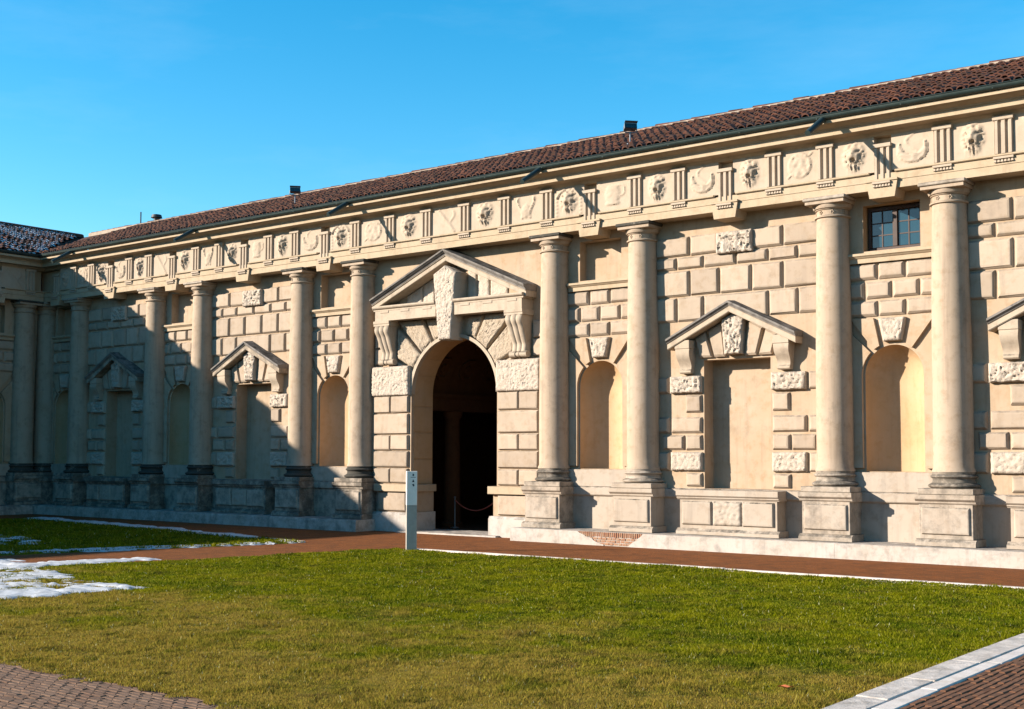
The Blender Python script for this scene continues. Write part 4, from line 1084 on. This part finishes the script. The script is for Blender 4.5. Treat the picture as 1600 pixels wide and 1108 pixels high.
# ------------------------------------------------------------------ roof floodlights
def floodlight(x, y, label, rz):
    z = EZ+(y-EY)*math.tan(SLOPE)+.05
    r = tag(empty('floodlight', (x, y, z), rz), label, 'floodlight', 'floodlights on the roof'); r.scale = (.62, .62, .8)
    mb = MB(); mb.box(-.16, .16, -.14, .14, -.06, .04, .01); mb.build('foot', 'lampgrey', r)
    mb = MB(); mb.tube([(0,0,.03),(0,0,.42)], .03, 8); mb.build('stem', 'lampgrey', r)
    mb = MB(); mb.tube([(-.27,0,.62),(-.29,0,.47),(-.2,0,.42),(.2,0,.42),(.29,0,.47),(.27,0,.62)], .022, 6); mb.build('yoke', 'lampgrey', r)
    t = math.radians(-14); mb = MB()
    def rot(vs): return [(x_, y_*math.cos(t)-z_*math.sin(t), .6+y_*math.sin(t)+z_*math.cos(t)) for x_, y_, z_ in vs]
    b0 = [(sx*.24, .20, sz*.05) for sx, sz in ((-1,-1),(1,-1),(1,1),(-1,1))]; b1 = [(sx*.27, -.02, sz*.085) for sx, sz in ((-1,-1),(1,-1),(1,1),(-1,1))]; b2 = [(sx*.27, -.12, sz*.085) for sx, sz in ((-1,-1),(1,-1),(1,1),(-1,1))]
    mb.add(rot(b0+b1+b2), [(0,1,2,3)]+[(k*4+i, k*4+(i+1) % 4, k*4+4+(i+1) % 4, k*4+4+i) for k in (0, 1) for i in range(4)]); h = mb.build('housing', 'lampgrey', r)
    mb = MB(); mb.add(rot([(sx*.25, -.115, sz*.07) for sx, sz in ((-1,-1),(1,-1),(1,1),(-1,1))]), [(0,1,2,3)]); mb.build('front_glass', 'glass', h)
    mb = MB(); mb.add(rot([(-.28,-.12,.088),(.28,-.12,.088),(.28,-.27,.10),(-.28,-.27,.10),(-.28,-.12,.098),(.28,-.12,.098),(.28,-.27,.11),(-.28,-.27,.11)]), [(0,1,2,3),(4,5,6,7),(0,1,5,4),(2,3,7,6),(1,2,6,5),(0,3,7,4)]); mb.build('visor', 'lampgrey', h)
    return r
floodlight(-7.3, .35, 'grey floodlight on the roof tiles left of the portal', math.radians(48))
floodlight(5.98, .1, 'grey floodlight on the roof tiles right of the portal', math.radians(48))

# ------------------------------------------------------------------ information post by the lawn corner
post = tag(empty('information_post', (3.30, -5.36, 0), math.radians(52)), 'tall slim white and grey information post at the lawn corner before the portal', 'sign post')
mb = MB(); mb.box(-.125, .125, -.05, .05, 0, 1.08, .006); mb.build('body', 'grey', post)
mb = MB(); mb.box(-.127, .127, -.052, .052, 1.082, 1.89, .006); pnl = mb.build('panel', 'white', post)
for (cx_, z, kind) in ((.03,1.80,0),(.03,1.745,3),(.03,1.66,1),(.03,1.56,2)):
    mb = MB(); y = -.0535
    if kind == 0: mb.add([(cx_+.022*math.cos(k*math.pi/4), y, z+.03*math.sin(k*math.pi/4)) for k in range(8)], [tuple(range(8))])
    elif kind == 3: mb.quad((cx_-.06,y,z-.006),(cx_+.06,y,z-.006),(cx_+.06,y,z+.006),(cx_-.06,y,z+.006))
    elif kind == 1: mb.add([(cx_-.03,y,z-.03),(cx_+.03,y,z-.03),(cx_+.005,y,z+.03),(cx_-.005,y,z+.03)], [(0,1,2,3)])
    else: mb.add([(cx_-.03,y,z+.02),(cx_+.02,y,z+.03),(cx_+.03,y,z-.02),(cx_+.0,y,z-.035)], [(0,1,2,3)])
    mb.build('pictogram', 'ink', pnl)

# rope barrier inside the doorway
bar = tag(empty('rope_barrier', (-1.1, 2.2, .02)), 'low rope barrier on thin posts in the dark portal', 'barrier')
for x in (-.75, .85):
    mb = MB(); mb.lathe([(.14,0),(.14,.02),(.03,.04),(.022,.06),(.022,.92),(.035,.94),(.035,.97),(0,.98)], x, 0, 12); mb.build('post', 'lampgrey', bar, True, 40)
mb = MB(); mb.tube([(-.75+1.6*i/12, 0, .86-.30*(1-((i-6)/6)**2)) for i in range(13)], .02, 6); mb.build('rope', 'rope', bar, True)

# ------------------------------------------------------------------ snow on the ground and a fallen leaf
def snow_patch(label, poly, cell, z, thick, thr, seed):
    """thin crusted sheet: grid over the outline, thickness from noise, sinking below the turf where it has melted"""
    x0 = min(p[0] for p in poly); x1 = max(p[0] for p in poly); y0 = min(p[1] for p in poly); y1 = max(p[1] for p in poly)
    nx = int((x1-x0)/cell)+1; ny = int((y1-y0)/cell)+1
    gx, gy = np.meshgrid(x0+np.arange(nx+1)*cell, y0+np.arange(ny+1)*cell); gx = gx.ravel(); gy = gy.ravel()
    d = np.full(len(gx), 9.0)
    for (ax, ay), (bx, by) in zip(poly, poly[1:]+poly[:1]):
        t = np.clip(((gx-ax)*(bx-ax)+(gy-ay)*(by-ay))/((bx-ax)**2+(by-ay)**2), 0, 1); d = np.minimum(d, np.hypot(gx-ax-t*(bx-ax), gy-ay-t*(by-ay)))
    d = np.where(inside(gx, gy, poly), d, -d)
    nz_ = .42*hash_noise(gx+seed, gy, 1.1)+.30*hash_noise(gx*.5, gy+seed, 4.3)+.28*hash_noise(gx*.7+seed, gy+3, 9)
    f = nz_-thr+np.clip(d*1.0, -1.0, .20)-.12
    hz = np.where(f > 0, thick*np.sqrt(np.clip(f*4, 0, 1))*(.7+.6*hash_noise(gx, gy, 17)), f*.5) + z
    W_ = nx+1; keep = f > -.10
    fs = [(j*W_+i, j*W_+i+1, (j+1)*W_+i+1, (j+1)*W_+i) for j in range(ny) for i in range(nx) if keep[j*W_+i] or keep[j*W_+i+1] or keep[(j+1)*W_+i] or keep[(j+1)*W_+i+1]]
    me = bpy.data.meshes.new('snow'); me.from_pydata(np.stack([gx, gy, np.maximum(hz, -.02)], 1).tolist(), [], fs)
    bm = bmesh.new(); bm.from_mesh(me); bmesh.ops.delete(bm, geom=[v for v in bm.verts if not v.link_faces], context='VERTS'); bm.to_mesh(me); bm.free()
    for p in me.polygons: p.use_smooth = True
    me.materials.append(M['snow']); return tag(link(bpy.data.objects.new('snow', me)), label, 'snow', None, 'stuff')
snow_patch('wedge of old snow on the sunlit lawn at the left edge', [(-2.5,-13.6),(.5,-13.1),(1.6,-13.75),(3.2,-14.1),(5.6,-14.5),(5.75,-15.4),(5.5,-16.2),(5.2,-17.2),(3,-18.6),(-2,-18.6)], .055, .03, .045, .44, 3)
snow_patch('thin snow along the near edge of the brick path', [(.3,-10.4),(.9,-10.6),(.3,-13.2),(-2.5,-14.2),(-2.2,-13.0),(-.5,-12.2)], .06, .004, .03, .46, 8)
snow_patch('line of snow along the far edge of the brick path, in shade', [(-1.05,-5.6),(-.85,-5.6),(-2.9,-12),(-4.0,-15.5),(-5.2,-15.5),(-3.7,-12)], .06, .016, .04, .40, 5)
snow_patch('bluish snow strip along the foot of the shaded palace front', [(-17.4,-2.2),(-10.5,-2.9),(-4,-4.2),(-.6,-5.0),(-.8,-5.5),(-4,-5.1),(-10.5,-3.9),(-17.4,-3.1)], .07, .008, .035, .47, 13)
snow_patch('scattered snow on the shaded lawn at the left edge', [(-9,-8.5),(-5.2,-9.2),(-4.0,-12),(-5.5,-15.5),(-12,-14)], .07, .03, .04, .62, 21)
mb = MB(); mb.add([(-.09,0,.0),(-.03,.05,.015),(.05,.04,.0),(.1,0,.03),(.04,-.05,.01),(-.04,-.04,.02),(0,0,-.005)], [(0,1,6),(1,2,6),(2,3,6),(3,4,6),(4,5,6),(5,0,6)])
lf = mb.build('fallen_leaf', 'leaf'); lf.location = (18.09,-16.09,.055); tag(lf, 'single orange fallen leaf lying on the grass near the kerb', 'leaf')
